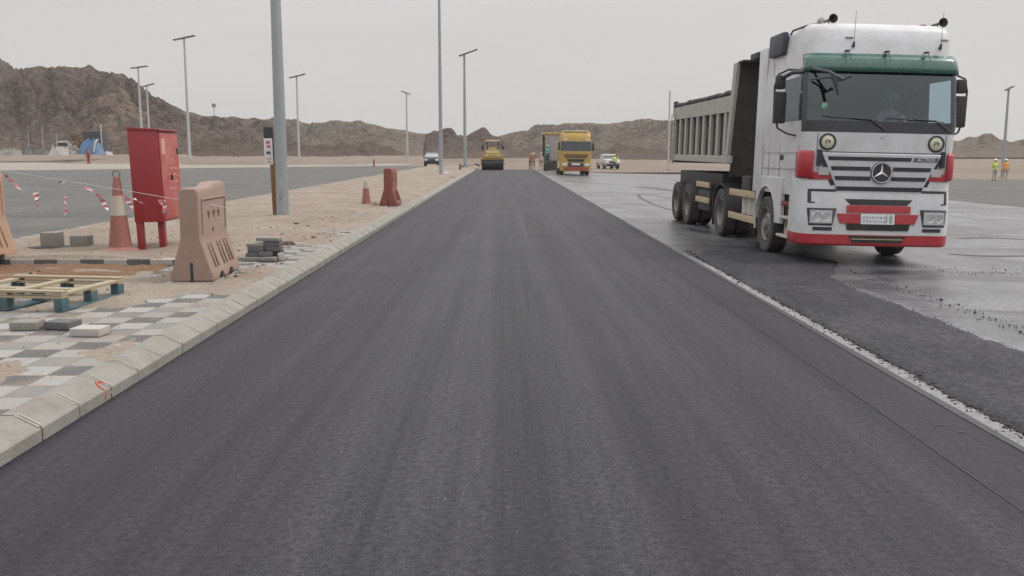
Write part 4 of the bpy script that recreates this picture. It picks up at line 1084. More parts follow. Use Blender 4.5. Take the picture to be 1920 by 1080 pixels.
# headlights, fog slots, cut-outs
for s in (-1, 1):
    def X(a, c): return (a, c) if s > 0 else (-c, -a)
    a, c = X(.70, 1.13)
    q = [(a, .575), (c, .575), (c, .845), (a, .845)]
    hz = fp('headlight', black, [(X(.74, 1.115)[0], .565), (X(.74, 1.115)[1], .565), (X(.68, 1.145)[1], .845), (X(.68, 1.145)[0], .845)], .012, .02, bev=.012)
    i0, i1 = X(.75, 1.10)
    fp('reflector', chrome, R4(i0, i1, .605, .81), .018, .01, parent=hz)
    for xx in (.85, 1.0):
        b = MB(); x = s*xx; b.lathe([(.075, 0), (.07, -.008), (.05, .006), (.02, .01), (.001, .0)], 'Y', 20, (x, BUM.fy(x, .71)-.02, .71)); b.build('lamp_bowl', chrome, hz)
    fp('lens', M['lensglass'], R4(X(.72, 1.12)[0], X(.72, 1.12)[1], .59, .83), .034, .004, parent=hz)
    f0, f1 = X(.74, 1.05)
    fp('fog_slot', black, R4(f0, f1, .485, .54), .012, .01, bev=.01)
    # bracket of black strips: painted shade of the step recess above each headlight
    o0, o1 = X(.66, 1.12)
    b = MB()
    BUM.patch(b, R4(X(.70, 1.13)[0], X(.70, 1.13)[1], 1.11, 1.15), .01, 8, 1, .012)
    BUM.patch(b, R4(X(1.09, 1.14)[0], X(1.09, 1.14)[1], .93, 1.125), .01, 2, 3, .012)
    BUM.patch(b, R4(X(1.03, 1.13)[0], X(1.03, 1.13)[1], .925, .945), .01, 3, 1, .012)
    b.build('step_recess_shade', black, T)
    # red corner deflector with black inner slot
    CR = Shell([(1.32, -.0, 1.255, .17, .36), (1.35, -.02, 1.27, .18, .36), (1.72, -.02, 1.27, .18, .36), (1.76, -.0, 1.255, .16, .36)], .05)
    rg = [CR.ring(l, [0, 1], 8, 10) for l in CR.L]; n_ = len(rg[0]); b = MB()
    vm = {}
    idx = [j for j in range(n_) if s*rg[1][j][0] > 1.07]
    cols_ = [[b.bm.verts.new(rg[i][j]) for i in range(len(rg))] for j in idx]
    for c0, c1 in zip(cols_, cols_[1:]):
        for i in range(len(rg)-1): b.bm.faces.new((c0[i], c1[i], c1[i+1], c0[i+1]))
    o = b.build('corner_deflector', red, T, smooth=50)
    sd = o.modifiers.new('s', 'SOLIDIFY'); sd.thickness = .03; sd.offset = -1
    f0, f1 = X(.97, 1.04)
    fp('deflector_slot', black, R4(f0, f1, 1.52, 1.78), .045, .03, CAB)
    f0, f1 = X(.78, 1.14)
    fp('red_wing', red, [(f0, 1.31 if s > 0 else 1.30), (f1, 1.30 if s > 0 else 1.31), (f1, 1.44 if s > 0 else 1.36), (f0, 1.36 if s > 0 else 1.44)] , .03, .02, CAB)
    f0, f1 = X(.83, 1.0)
    fp('corner_cap', white2, [(f0, 1.375), (f1, 1.375), (f1, 1.50), (f0+(-.0), 1.50)], .045, .03, CAB)
# grille: white trapezoid panel with dark slots
gb, gt = 1.0, 1.73
def gx(z): return .62+(.97-.62)*(z-gb)/(gt-gb)
fp('grille_surround', black, [(-gx(gb)-.06, gb-.045), (gx(gb)+.06, gb-.045), (gx(gt)+.05, gt), (-gx(gt)-.05, gt)], .03, .04, CAB)
gr = fp('grille', white, [(-gx(gb), gb), (gx(gb), gb), (gx(gt), gt), (-gx(gt), gt)], .055, .04, CAB, bev=.012)
b = MB()
def slot(z0, z1, x0, x1): CAB.patch(b, [(x0, z0), (x1, z0), (x1+.02*(1 if x1 > .3 else 0), z1), (x0-.02*(1 if x0 < -.3 else 0), z1)], .061, 8, 1, .008)
slot(1.615, 1.675, -.86, .46)
slot(1.455, 1.52, -.80, -.185); slot(1.455, 1.52, .185, .80)
slot(1.30, 1.365, -.73, -.17); slot(1.30, 1.365, .17, .73)
slot(1.13, 1.20, -.69, .69)
b.build('grille_slots', black, gr)
b = MB(); CAB.patch(b, [(.50, 1.612), (.90, 1.612), (.92, 1.678), (.52, 1.678)], .061, 6, 1, .008); b.build('badge_panel', mat('dark badge', (.08, .08, .09), .4, .1), gr)
text_mesh('ACTROS', .075, .002, plate, 'badge_text', gr, (.71, CAB.fy(.71, 1.64)-.066, 1.645), (PI/2, 0, 0))
sz, sy = 1.43, CAB.fy(0, 1.43)-.058
b = MB(); b.lathe([(.175, sy), (.175, sy-.016), (.155, sy-.022), (.150, sy-.014), (.001, sy-.012)], 'Y', 40, (0, 0, sz), close=True); em = b.build('emblem', blackg, gr)
b = MB()
b.tube([(.158*math.cos(a), sy-.022, sz+.158*math.sin(a)) for a in [2*PI*k/40 for k in range(41)]], .007, 6, cap=False)
for a in (90, 210, 330):
    a = R(a); p_ = Vector((.15*math.cos(a), 0, .15*math.sin(a))); n_ = Vector((-math.sin(a), 0, math.cos(a)))*.026; o_ = Vector((0, sy-.016, sz))
    rg_ = Vector((0, -.022, 0))
    b.verts_faces([o_+rg_*.8, o_+n_*.9-p_*.06, o_+p_, o_-n_*.9-p_*.06, o_+Vector((0, .01, 0))], [(0, 1, 2), (0, 2, 3), (4, 2, 1), (4, 3, 2)])
b.build('star', mat('silver emblem', (.75, .75, .76), .25, .05, metal=.6), em)
# hood panel lines, round badges
b = MB(); CAB.patch(b, R4(-1.04, 1.04, 1.742, 1.752), .004, 10, 1, .004)
for x in (-1.045, 1.04): CAB.patch(b, R4(x, x+.008, 1.75, 2.05), .004, 1, 3, .004)
b.build('panel_gap', black, T)
for x in (-.88, .88):
    y = CAB.fy(x, 1.9)
    b = MB(); b.lathe([(.135, y+.012), (.135, y-.02), (.115, y-.026), (.105, y-.012), (.001, y-.012)], 'Y', 32, (x, 0, 1.905), close=True); o = b.build('round_badge', black, T)
    MB().lathe([(.104, y-.013), (.09, y-.024), (.001, y-.028)], 'Y', 32, (x, 0, 1.905), close=True).build('lens', mat('yellowish badge face', (.52, .51, .40), .3, .2), o)
    b = MB(); b.tube([(x+.03*math.cos(a)-.01, y-.031, 1.905+.03*math.sin(a)) for a in [k*.7 for k in range(7)]], .007, 5); b.box((x+.02, y-.034, 1.885), (x+.035, y-.028, 1.93)); b.build('badge_mark', black, o)
b = MB(); y = CAB.fy(0, 1.98); b.tube([(-.03, y-.004, 2.0), (-.02, y-.004, 1.975), (.02, y-.004, 1.975), (.03, y-.004, 2.0)], .005, 4); b.build('washer_mark', steel, T)
# visor
VS = Shell([(3.02, -.10, 1.225, .16, .55), (3.10, -.10, 1.225, .16, .55), (3.25, .0, 1.215, .17, .55), (3.34, .14, 1.20, .18, .6)], .06)
VS = Shell([(3.02, .05, 1.255, .16, .5), (3.10, .06, 1.25, .16, .5), (3.22, .10, 1.24, .17, .5), (3.31, .17, 1.225, .18, .5)], .06)
b = MB(); rg = [VS.ring(l, [0.6, 1], 6, 14) for l in VS.L]; g = [[b.bm.verts.new(p) for p in r_] for r_ in rg]
for a_, c_ in zip(g, g[1:]):
    for j in range(len(a_)-1): b.bm.faces.new((a_[j], a_[j+1], c_[j+1], c_[j]))
vz = b.build('sun_visor', mat('green acrylic visor', (.014, .085, .06), .25, .15, (.16, .22, .18), coat=.5), T, smooth=60)
sd = vz.modifiers.new('s', 'SOLIDIFY'); sd.thickness = .008
for x in (-.62, .02, .66): b = MB(); b.box((x-.03, .10, 3.335), (x+.03, .20, 3.36), bev=.006); b.tube([(x, .10, 3.34), (x, -.03, 3.19)], .008, 6); b.build('visor_clip', black, vz)
# roof details
for x in (-.62, .95): b = MB(); CAB.patch(b, R4(x, x+.13, 3.555, 3.58), .012, 2, 1, .01); b.build('marker_light', mat('amber brown lamp', (.16, .13, .10), .4, .1), T)
for x in (-.50, .92):
    y = CAB.fy(x, 3.42)
    b = MB(); b.tube([(x, y-.01, 3.42), (x, y-.035, 3.50)], [.026, .014], 8); b.tube([(x, y-.035, 3.50), (x, y-.035, 3.98)], .0035, 5); b.build('antenna', black, T)
hb = MB(); hb.tube([(-1.02, .62, 3.86), (-.72, .6, 3.87)], .012, 6)
for x, z in ((-.74, 3.90), (1.08, 3.88)):
    b = MB(); b.lathe([(.02, .95), (.022, .72), (.035, .62), (.06, .56), (.075, .545), (.07, .555), (.03, .6), (.001, .63)], 'Y', 20, (x, 0, z), close=True); b.tube([(x, .75, z), (x, .75, z-.14)], .012, 6); b.build('air_horn', black, T)
b = MB(); b.lathe([(.001, .5), (.045, .52), (.05, .6), (.02, .72)], 'Y', 14, (-.93, 0, 3.87)); b.tube([(-.93, .62, 3.87), (-.93, .62, 3.74)], .012, 6); b.build('spot_lamp', mat('pale lamp', (.45, .43, .40), .5, .2), T)
b = MB(); b.box((.86, .6, 3.745), (.98, .7, 3.83), bev=.02); b.box((.74, .6, 3.765), (.84, .7, 3.85), bev=.02); b.build('beacon', mat('brown red lamp', (.20, .06, .05), .5, .3), T)
b = MB(); b.tube([(-1.28, 1.0, 3.68), (-1.26, .95, 3.74), (-1.1, .7, 3.80), (-.96, .62, 3.82), (-.6, .6, 3.81)], .016, 6); b.tube([(-1.04, .66, 3.82), (-1.05, .66, 3.72)], .03, 6); b.build('roof_rail', black, T)
b = MB(); b.tube([(-.55, .72, 3.81), (-.3, .78, 3.815), (.1, .8, 3.815), (.6, .8, 3.80)], .018, 6); b.build('wiring', black, T)
b = MB(); b.box((-1.22, 1.55, 3.2), (-1.13, 1.95, 3.62), Matrix.Translation((-.06, -.75, -.02)), bev=.03)
b.bm.free(); b = MB(); b.box((-1.30, 1.35, 3.40), (-1.19, 2.15, 3.78), bev=.04); b.build('side_air_intake', mat('dark grey intake', (.035, .04, .055), .5, .15), T)
# door seams, handle, side marks
for s in (-1, 1):
    b = MB()
    for (y0, z0, y1, z1) in ((.30, 1.38, .30, 2.1), (1.32, 1.3, 1.32, 3.05), (.30, 3.04, 1.32, 3.04), (.3, 1.72, 2.3, 1.72), (.3, 1.45, 2.3, 1.45), (1.95, 1.3, 1.95, 3.3)):
        b.box((s*1.238-.004, min(y0, y1)-.005, min(z0, z1)-.005), (s*1.238+.003, max(y0, y1)+.005, max(z0, z1)+.005))
    b.build('door_seams', mat('grey seam rubber', (.25, .25, .25), .8, .1), T)  # grey strips marking the door joints
for s in (-1, 1):
    b = MB(); b.box((s*1.24-.01, 1.12, 1.60), (s*1.24+.02, 1.28, 1.69), bev=.01); b.build('door_handle', black, T)
    b = MB(); b.tube([(s*1.235, .38, 3.02), (s*1.235, .8, 3.07), (s*1.235, 1.35, 3.045)], .013, 6); b.build('rain_gutter', mat('green black trim', (.02, .06, .045), .5, .2), T)
# mirrors
for s in (-1, 1):
    mxx = 1.48 if s < 0 else 1.56
    m_ = MB().box((s*mxx-.10, .66, 2.20), (s*mxx+.10, .78, 2.72), bev=.035).build('mirror', black, T, smooth=40)
    MB().box((s*mxx-.09, .66, 2.76), (s*mxx+.07, .78, 2.99), bev=.035).build('upper_mirror', black, m_, smooth=40)
    b = MB(); b.tube([(s*1.20, .5, 3.06), (s*1.38, .68, 3.08), (s*(mxx+0.05), .72, 3.0), (s*(mxx+0.10), .72, 2.8), (s*(mxx+0.09), .72, 2.4), (s*(mxx+0.01), .72, 2.12), (s*1.36, .6, 2.03), (s*1.24, .5, 2.0)], .017, 8); b.build('mirror_arm', black, m_)
b = MB()   # front kerb mirror on the near pillar
b.tube([(-1.16, .10, 3.05), (-1.0, -.18, 2.98), (-.82, -.30, 2.86), (-.72, -.32, 2.92)], [.03, .025, .025, .03], 8)
b.tube([(-1.20, .1, 2.88), (-1.0, -.15, 2.90), (-.84, -.28, 2.84)], .018, 6)
b.tube([(-.95, -.22, 2.93), (-.88, -.24, 2.72), (-.86, -.24, 2.62)], [.045, .035, .02], 8)
b.tube([(-1.22, .3, 3.02), (-1.36, .5, 3.02), (-1.46, .66, 2.95)], .035, 8)
b.build('front_mirror', mat('dark grey mirror', (.045, .05, .065), .5, .15), T)
# wipers, sticker
b = MB()
for x0, x1, z1 in ((-.12, -.98, 2.31), (.95, .05, 2.30)):
    ya = CAB.fy(x0, 2.12)-.03; yb_ = CAB.fy(x1, z1)-.02
    b.tube([(x0+.15, ya, 2.10), (x0-.1, CAB.fy(x0, 2.28)-.03, 2.27), ((x0+x1)/2, CAB.fy((x0+x1)/2, 2.3)-.03, 2.29)], .010, 6)
    b.tube([(x0+.02, CAB.fy(x0, 2.25)-.02, 2.25), (x1, yb_, z1)], .008, 6)
b.build('wiper', black, T)
MB().lathe([(.05, CAB.fy(-.95, 2.5)-.006), (.001, CAB.fy(-.95, 2.5)-.006)], 'Y', 20, (-.95, 0, 2.48), close=True).build('windscreen_sticker', mat('green sticker', (.18, .42, .25)), T)
# interior
b = MB(); b.box((-1.12, .26, 2.06), (1.12, .62, 2.20), bev=.05); b.build('dashboard', seatm, T)
for x in (-.62, .62):
    b = MB(); b.box((x-.26, 1.0, 1.6), (x+.26, 1.5, 1.85), bev=.05); b.box((x-.25, 1.42, 1.8), (x+.25, 1.56, 2.55), bev=.05); b.box((x-.14, 1.43, 2.55), (x+.14, 1.53, 2.78), bev=.04); b.build('seat', seatm, T)
b = MB(); mt = Matrix.Translation((.62, .62, 2.22))@Matrix.Rotation(R(55), 4, 'X')
b.tube([mt@Vector((.23*math.cos(a), .23*math.sin(a), 0)) for a in [2*PI*k/28 for k in range(29)]], .017, 8, cap=False)
for a in (0, 2.1, 4.2): b.tube([mt@Vector((0, 0, -.02)), mt@Vector((.22*math.cos(a), .22*math.sin(a), 0))], .014, 6)
b.build('steering_wheel', black, T)
b = MB(); b.box((-1.0, 1.9, 1.2), (1.0, 1.96, 3.4)); b.build('curtain', mat('dark curtain', (.05, .06, .075), .9, .1), T)
# tractor chassis and the tipping body
for s in (-1, 1): MB().box((s*.42-.05, .6, .72), (s*.42+.05, 11.2, .98), bev=.01).build('chassis_rail', chassis, T)
AX = (1.98, 5.4, 8.85, 10.25)
for y in AX: MB().tube([(-1.0, y, .52), (1.0, y, .52)], .08, 8).build('axle', chassis, T)
for s in (-1, 1):
    wheel(T, (s*1.085, AX[0], .515), .525, .31, s)
    for y in AX[1:]:
        wheel(T, (s*1.10, y, .52), .525, .28, s, dish=1); wheel(T, (s*.78, y, .52), .525, .28, s, dish=1, name='inner_wheel')
    b = MB()     # mudguards over the rear wheels
    for y in AX[1:2]:
        pr2 = [(y+.62*math.cos(a), .55+.60*math.sin(a)) for a in [PI*k/10 for k in range(11)]]
        b.prism(pr2+[(q[0]*1, q[1]-.03) for q in pr2[::-1]], s*.62, s*1.24, 'X')
    b.box((s*.66, AX[1]+.68, .2), (s*1.22, AX[1]+.72, .9))
    b.build('mudguard', chassis, T)
    # side guards
    for z in (.52, 1.0):
        MB().box((s*1.20-.02, 2.70, z-.065), (s*1.20+.02, 4.7, z+.065), bev=.008).build('side_guard', guard, T)
    for z in (.70, 1.06): MB().box((s*1.20-.02, 6.55, z-.065), (s*1.20+.02, 7.9, z+.065), bev=.008).build('side_guard', guard, T)
    MB().box((s*1.18-.03, 2.68, .3), (s*1.18+.03, 2.78, 1.1), bev=.01).build('guard_post', boardm, T)
    for q in (3.1, 3.5, 3.9): MB().lathe([(.02, .54), (.16, .58), (.165, .94), (.02, .98)], 'Z', 18, (s*.98, q, 0)).build('air_tank', white2, T)
    MB().box((s*1.05-.12, 6.6, .45), (s*1.05+.08, 7.8, .95), bev=.02).build('tool_box', chassis, T)
    # cab steps
    b = MB(); b.box((s*1.06-.02, .62, .24), (s*1.06+.02, 1.33, 1.1)); b.build('step_panel', cream if s < 0 else white2, T)
    for z_ in (.28, .60): MB().box((s*1.14-.1, .66, z_), (s*1.14+.07, 1.28, z_+.045), bev=.01).build('cab_step', white2, T)
    b = MB(); b.box((s*1.215-.02, .63, .83), (s*1.215+.012, 1.25, .90), bev=.006); b.build('reflector_strip', mat('dark red reflector', (.2, .02, .03), .5, .2), T)
# bed
BY0, BY1, BH = 4.85, 10.95, 1.23
zb0, zb1, zt0, zt1 = 1.62, 1.64, 3.0, 3.02
def zb(y): return zb0+(zb1-zb0)*(y-BY0)/(BY1-BY0)
def zt(y): return zt0+(zt1-zt0)*(y-BY0)/(BY1-BY0)
for s in (-1, 1):
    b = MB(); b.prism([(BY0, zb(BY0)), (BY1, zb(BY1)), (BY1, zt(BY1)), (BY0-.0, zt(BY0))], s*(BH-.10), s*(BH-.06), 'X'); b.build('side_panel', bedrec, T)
    for k in range(9):
        y = BY0+.45+k*(BY1-BY0-.62)/8.0
        b = MB(); b.prism([(y-.10, zb(y)+.12), (y+.10, zb(y)+.12), (y+.09, zt(y)-.33), (y-.09, zt(y)-.33)], s*(BH-.06), s*(BH+.012), 'X'); b.build('rib', bedm, T, smooth=0, bevel=.012)
    b = MB(); b.prism([(BY0-.05, zt(BY0)-.35), (BY1, zt(BY1)-.33), (BY1, zt(BY1)), (BY0-.05, zt(BY0))], s*(BH-.07), s*(BH+.02), 'X'); b.build('top_rail', bedm, T, bevel=.012)
    b = MB(); b.prism([(BY0-.05, zb(BY0)-.04), (BY1, zb(BY1)-.04), (BY1, zb(BY1)+.12), (BY0-.05, zb(BY0)+.12)], s*(BH-.07), s*(BH+.02), 'X'); b.build('bottom_rail', bedm, T, bevel=.012)
    b = MB(); b.prism([(BY0+.05, zb(BY0)-.05), (BY0+.27, zb(BY0)-.05), (BY0-.12, 3.64), (BY0-.38, 3.64)], s*(BH-.05), s*(BH+.03), 'X'); b.build('corner_post', bedm, T, bevel=.012)
b = MB(); b.prism([(BY0+.03, 1.30), (BY0+.09, 1.30), (BY0-.30, 3.62), (BY0-.36, 3.62)], -BH+.05, BH-.05, 'X'); b.build('headboard', boardm, T)
b = MB(); b.box((-BH, BY0-.75, 3.62), (BH, BY0-.32, 3.66), bev=.01); b.build('headboard_canopy', boardm, T)
b = MB(); b.box((-1.0, BY0-.95, 3.665), (-.4, BY0-.4, 3.80), bev=.02); b.build('tarp_motor', black, T)
b = MB(); b.box((-1.18, 3.3, .98), (-.5, 3.9, 1.35), bev=.02); b.box((-.9, 2.9, 1.0), (.9, 4.1, 1.6), bev=.03); b.build('hydraulic_unit', chassis, T)
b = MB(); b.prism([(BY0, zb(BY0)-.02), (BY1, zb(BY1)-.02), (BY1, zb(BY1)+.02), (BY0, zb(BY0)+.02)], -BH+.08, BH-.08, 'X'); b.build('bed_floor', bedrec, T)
b = MB(); b.prism([(BY1, zb(BY1)-.1), (BY1+.05, zb(BY1)-.1), (BY1+.1, zt(BY1)), (BY1+.05, zt(BY1))], -BH+.02, BH-.02, 'X'); b.build('tailgate', bedm, T)
b = MB(); b.box((-BH-.02, BY1-.02, zt1-.2), (-BH+.1, BY1+.12, zt1+.18), bev=.03); b.box((BH-.1, BY1-.02, zt1-.2), (BH+.02, BY1+.12, zt1+.18), bev=.03); b.build('tailgate_hinge', black, T)
b = MB()
for k in range(7): b.tube([(-BH-.06, BY1-.32, 1.6+k*.2), (-BH-.06, BY1+.05, 1.6+k*.2)], .012, 5)
for y in (BY1-.32, BY1+.05): b.tube([(-BH-.06, y, 1.5), (-BH-.06, y, 2.85)], .014, 5)
b.build('ladder', bedm, T)
for s in (-1, 1):
    b = MB(); P = [(s*(BH-.02)+.02*fbm(k*.5, s), BY0+.1+k*.22, zt(BY0+.1+k*.22)+.05+.04*fbm(k*.45, 2+s)) for k in range(27)]
    b.tube(P, [.05+.035*abs(fbm(k*.6, 9)) for k in range(27)], 8); b.build('rolled_tarp', mat('dark tarpaulin', (.05, .05, .048), .9, .4, bmp=.4), T)
b = MB(); xs_ = [-1.1+.2*i for i in range(12)]; ys_ = [BY0+.1+.22*i for i in range(27)]
g = [[b.bm.verts.new((x, y, 2.72+.1*fbm(x*1.2, y*.8)+.12*(1-(x/1.1)**2))) for x in xs_] for y in ys_]
for j in range(26):
    for i in range(11): b.bm.faces.new((g[j][i], g[j][i+1], g[j+1][i+1], g[j+1][i]))
b.build('load', M['tongue'], T, smooth=180)
MB().box((-1.0, 6.2, .95), (1.0, 10.9, 1.34), bev=.02).build('subframe', chassis, T)
person('driver sitting behind the windscreen of the white truck', (TX+.62, TY+1.22, gz(TX)+1.10), 0, 'sit', (.42, .44, .45), (.1, .1, .12), (.35, .36, .36), seed=5, vest=False)

for o in [q for q in C.objects if q.parent == T]:
    n_ = o.name.split('.')[0]
    if n_ in ('wheel', 'inner_wheel', 'axle', 'chassis_rail', 'side_guard', 'guard_post', 'air_tank', 'tool_box', 'mudguard', 'subframe', 'mudflap', 'side_panel', 'rib', 'top_rail', 'bottom_rail', 'corner_post', 'headboard', 'headboard_canopy', 'bed_floor', 'tailgate', 'tailgate_hinge', 'ladder', 'rolled_tarp', 'load', 'hydraulic_unit', 'tarp_motor'): continue
    o.location.z += .11 if n_.startswith('bumper') or n_ in ('lip_slot', 'slot_bar', 'lower_grille', 'grille_bars') else .085
# ------------------------------------------------------------ yellow truck
p = at(1079, 329, -.11); YX, YY = p.x, p.y
Y_ = thing('tipper_truck', 'yellow truck facing the camera in the distance beside the paving machine', 'truck', (YX, YY, gz(YX)+.01), (0, R(1.0), 0))
YC = Shell([(.35, -.05, 1.22, .2, .6), (.95, -.03, 1.25, .2, 2.2), (1.3, .0, 1.25, .2, 2.2), (1.75, .0, 1.25, .18, 2.2), (1.95, .02, 1.25, .18, 2.2), (2.72, .12, 1.22, .18, 2.2), (3.0, .16, 1.2, .2, 2.2), (3.3, .3, 1.18, .25, 2.2), (3.52, .5, 1.08, .3, 2.2)], .05)
B = {k: MB() for k in ('body', 'glass')}
shell_mesh(YC, [0, .3, .6, .9, 1], lambda i, j, n: 'glass' if i == 4 and 6 <= j <= n-8 else 'body', B, 6, 12)
B['body'].build('cab', yeld, Y_, smooth=38)
B['glass'].build('windscreen', mat('dark far windscreen', (.03, .045, .06), .15, .1, coat=.5), Y_, smooth=180)
def yp(name, m, xz, off=.02, parent=Y_): b = MB(); YC.patch(b, xz, off, 8, 2, .02); return b.build(name, m, parent)
yp('grille', black, [(-.85, 1.42), (.85, 1.42), (1.0, 1.68), (-1.0, 1.68)])
yp('grille_bar', yeld, R4(-.9, .9, 1.53, 1.58), .03)
yp('lower_grille', black, [(-.6, 1.08), (.6, 1.08), (.75, 1.32), (-.75, 1.32)])
yp('number_plate', plate, R4(-.35, .35, .82, .97), .05)
yp('plate_recess', black, R4(-.62, .62, .70, .99), .03)
yp('bumper_skirt', mat('rusty red skirt', (.25, .06, .03), .7, .4), R4(-1.2, 1.2, .36, .66), .03)
for s in (-1, 1):
    yp('headlight', chrome, R4(min(s*.72, s*1.1), max(s*.72, s*1.1), .78, .98), .03); yp('marker_light', plate, R4(min(s*.75, s*1.0), max(s*.75, s*1.0), 2.80, 2.92), .03)
    MB().box((s*1.38-.09, .2, 2.0), (s*1.38+.09, .32, 2.6), bev=.03).build('mirror', black, Y_)
    MB().box((s*1.32-.09, .24, 2.6), (s*1.28+.05, .28, 2.65)).build('mirror_arm', black, Y_)
    for y in (1.5, 5.2, 6.6): wheel(Y_, (s*1.05, y, .52), .52, .3, s)
    MB().box((s*1.2-.02, 2.4, .5), (s*1.2+.02, 4.4, 1.1), bev=.01).build('side_skirt', cream, Y_)
MB().box((-1.0, .4, 3.5), (1.0, 1.2, 3.60), bev=.03).build('roof_deflector', cream, Y_)
MB().box((-.5, .5, .6), (.5, 7.2, .95)).build('chassis', chassis, Y_)
b = MB(); b.box((-1.25, 2.7, 1.2), (1.25, 7.4, 2.75), bev=.03); b.build('tipping_body', mat('dusty ochre bed', (.36, .27, .13), .7, .4), Y_)

# ------------------------------------------------------------ paving machine behind the yellow truck
p = at(1033, 321, -.1); V_ = thing('paving_machine', 'paving machine with yellow canopy and grey side curtain left of the yellow truck', 'paving machine', (p.x, p.y, gz(p.x)+.01))
b = MB(); b.box((-.6, 0, .35), (1.6, 3.4, 1.5), bev=.06); b.build('engine_body', mat('dark green machine', (.03, .09, .07), .6, .3), V_)
b = MB(); b.box((-.75, -.8, .1), (1.9, .0, .75), bev=.05); b.build('screed', chassis, V_)
b = MB(); b.prism([(-.85, 3.55), (1.1, 3.55), (1.1, 3.72), (-.75, 3.80)], -.4, 2.4); b.build('canopy', yel, V_, bevel=.03)
for x in (-.7, 1.0):
    for y in (-.2, 2.2): MB().tube([(x, y, 1.4), (x, y, 3.56)], .05, 8).build('canopy_post', chassis, V_)
b = MB(); n_ = 10
g = [[b.bm.verts.new((-.28+1.2*i/n_, -.28+.05*math.sin(i*1.7+j*.3), .9+2.55*j/8)) for i in range(n_+1)] for j in range(9)]
for j in range(8):
    for i in range(n_): b.bm.faces.new((g[j][i], g[j][i+1], g[j+1][i+1], g[j+1][i]))
o = b.build('side_curtain', mat('grey canvas', (.33, .30, .31), .9, .3), V_, smooth=180); o.modifiers.new('s', 'SOLIDIFY').thickness = .02
for s in (-.45, 1.3): MB().lathe([(.4, s-.15), (.42, s-.1), (.42, s+.1), (.4, s+.15)], 'X', 18, (0, 1.0, .42)).build('track_wheel', rubber, V_)
b = MB(); b.tube([(-.65, .6, 1.5), (-.65, .6, 3.0), (-.6, .7, 3.3)], .07, 8); b.build('exhaust', chassis, V_)

# ------------------------------------------------------------ roller
p = at(924, 318.5, 0); Q = thing('road_roller', 'yellow road roller with a wide black drum at the end of the fresh lane', 'road roller', (p.x-.02, p.y, .0))
MB().lathe([(.05, -1.1), (.58, -1.1), (.62, -1.06), (.62, 1.06), (.58, 1.1), (.05, 1.1)], 'X', 32, (0, .65, .62)).build('front_drum', mat('black roller drum', (.02, .022, .03), .5, .15), Q)
b = MB()
for s in (-1, 1): b.box((s*1.16-.04, .1, .45), (s*1.16+.04, 1.4, 1.1), bev=.02)
b.box((-1.2, .05, 1.0), (1.2, 1.35, 1.2), bev=.04); b.build('drum_yoke', yel, Q)
b = MB(); b.box((-1.0, -.05, 1.14), (1.0, 1.6, 1.6), bev=.06); b.box((-.75, .1, 1.6), (.75, 1.6, 2.0), bev=.08); b.build('engine_hood', yel, Q)
MB().box((-.6, .085, 1.68), (.6, .098, 1.92)).build('grille', cream, Q)
for s in (-1, 1):
    wheel(Q, (s*.85, 3.4, .62), .62, .5, s); MB().lathe([(.001, -.12), (.08, -.1), (.085, 0)], 'Y', 12, (s*.55, -.04, 1.45), close=True).build('headlight', plate, Q)
    for y in (1.75, 3.0): MB().tube([(s*.62, y, 1.6), (s*.52, y, 2.86)], .045, 8).build('canopy_post', chassis, Q)
    b = MB(); b.tube([(s*.6, 1.7, 2.65), (s*.95, 1.6, 2.55), (s*1.02, 1.6, 2.3)], .05, 6); b.box((s*1.02-.13, 1.55, 2.02), (s*1.02+.13, 1.63, 2.42), bev=.03); b.build('mirror', black, Q)
MB().box((-.72, 1.5, 2.86), (.72, 3.2, 3.0), bev=.05).build('canopy', cream, Q, smooth=40)
MB().box((-1.0, 1.6, .7), (1.0, 3.9, 1.6), bev=.06).build('rear_frame', yel, Q)
b = MB(); b.box((-.3, 2.4, 1.6), (.3, 2.9, 1.9), bev=.05); b.box((-.3, 2.85, 1.9), (.3, 2.98, 2.4), bev=.04); b.build('seat', seatm, Q)
MB().box((-.35, .5, 2.0), (.35, 1.3, 2.25), bev=.05).build('water_tank', yel, Q)
person('roller operator sitting under the cream canopy of the road roller', (p.x-.02, p.y+2.5, .92), 0, 'sit', (.35, .30, .22), (.1, .1, .12), (.55, .45, .3), seed=9, vest=False)

# ------------------------------------------------------------ workers
WG = 'road workers in the distance'
def pp_(px, py, z): q = at(px, py, z); return (q.x, q.y, q.z)
q = at(1864, 337, -.46); person('worker in yellow green vest and white helmet, left one by the right street lamp', (q.x, q.y, gz(q.x)+.01), .2, 'stand', (.35, .5, .06), (.30, .30, .32), (.75, .75, .72), WG, 1, 1.76, vest=(.55, .75, .05))
q = at(1884, 335, -.46); person('worker in orange and yellow vest and white helmet, rightmost by the right street lamp', (q.x, q.y, gz(q.x)+.01), -.4, 'stand', (.6, .5, .08), (.32, .30, .30), (.75, .75, .72), WG, 3, 1.76, vest=(.85, .25, .04))
q = at(994, 318, -.05); person('stooping worker in orange brown clothes between the roller and the paving machine', (q.x, q.y, gz(q.x)+.01), .5, 'stoop', (.3, .12, .06), (.12, .09, .08), (.55, .25, .1), WG, 2, 1.75, vest=(.45, .13, .06))
q = at(998, 317, -.05); person('worker in dark brown clothes standing right behind the stooping worker', (q.x+.2, q.y+1.2, gz(q.x)+.01), -.5, 'stand', (.16, .11, .09), (.14, .11, .10), (.5, .4, .35), WG, 4, 1.72, vest=(.22, .12, .08))
q = at(1015, 318, -.05); person('worker in pinkish clothes standing at the left end of the paving machine', (q.x, q.y+1, gz(q.x)+.01), .1, 'stand', (.42, .28, .27), (.2, .14, .13), (.5, .4, .38), WG, 6, 1.75, vest=(.42, .28, .27))
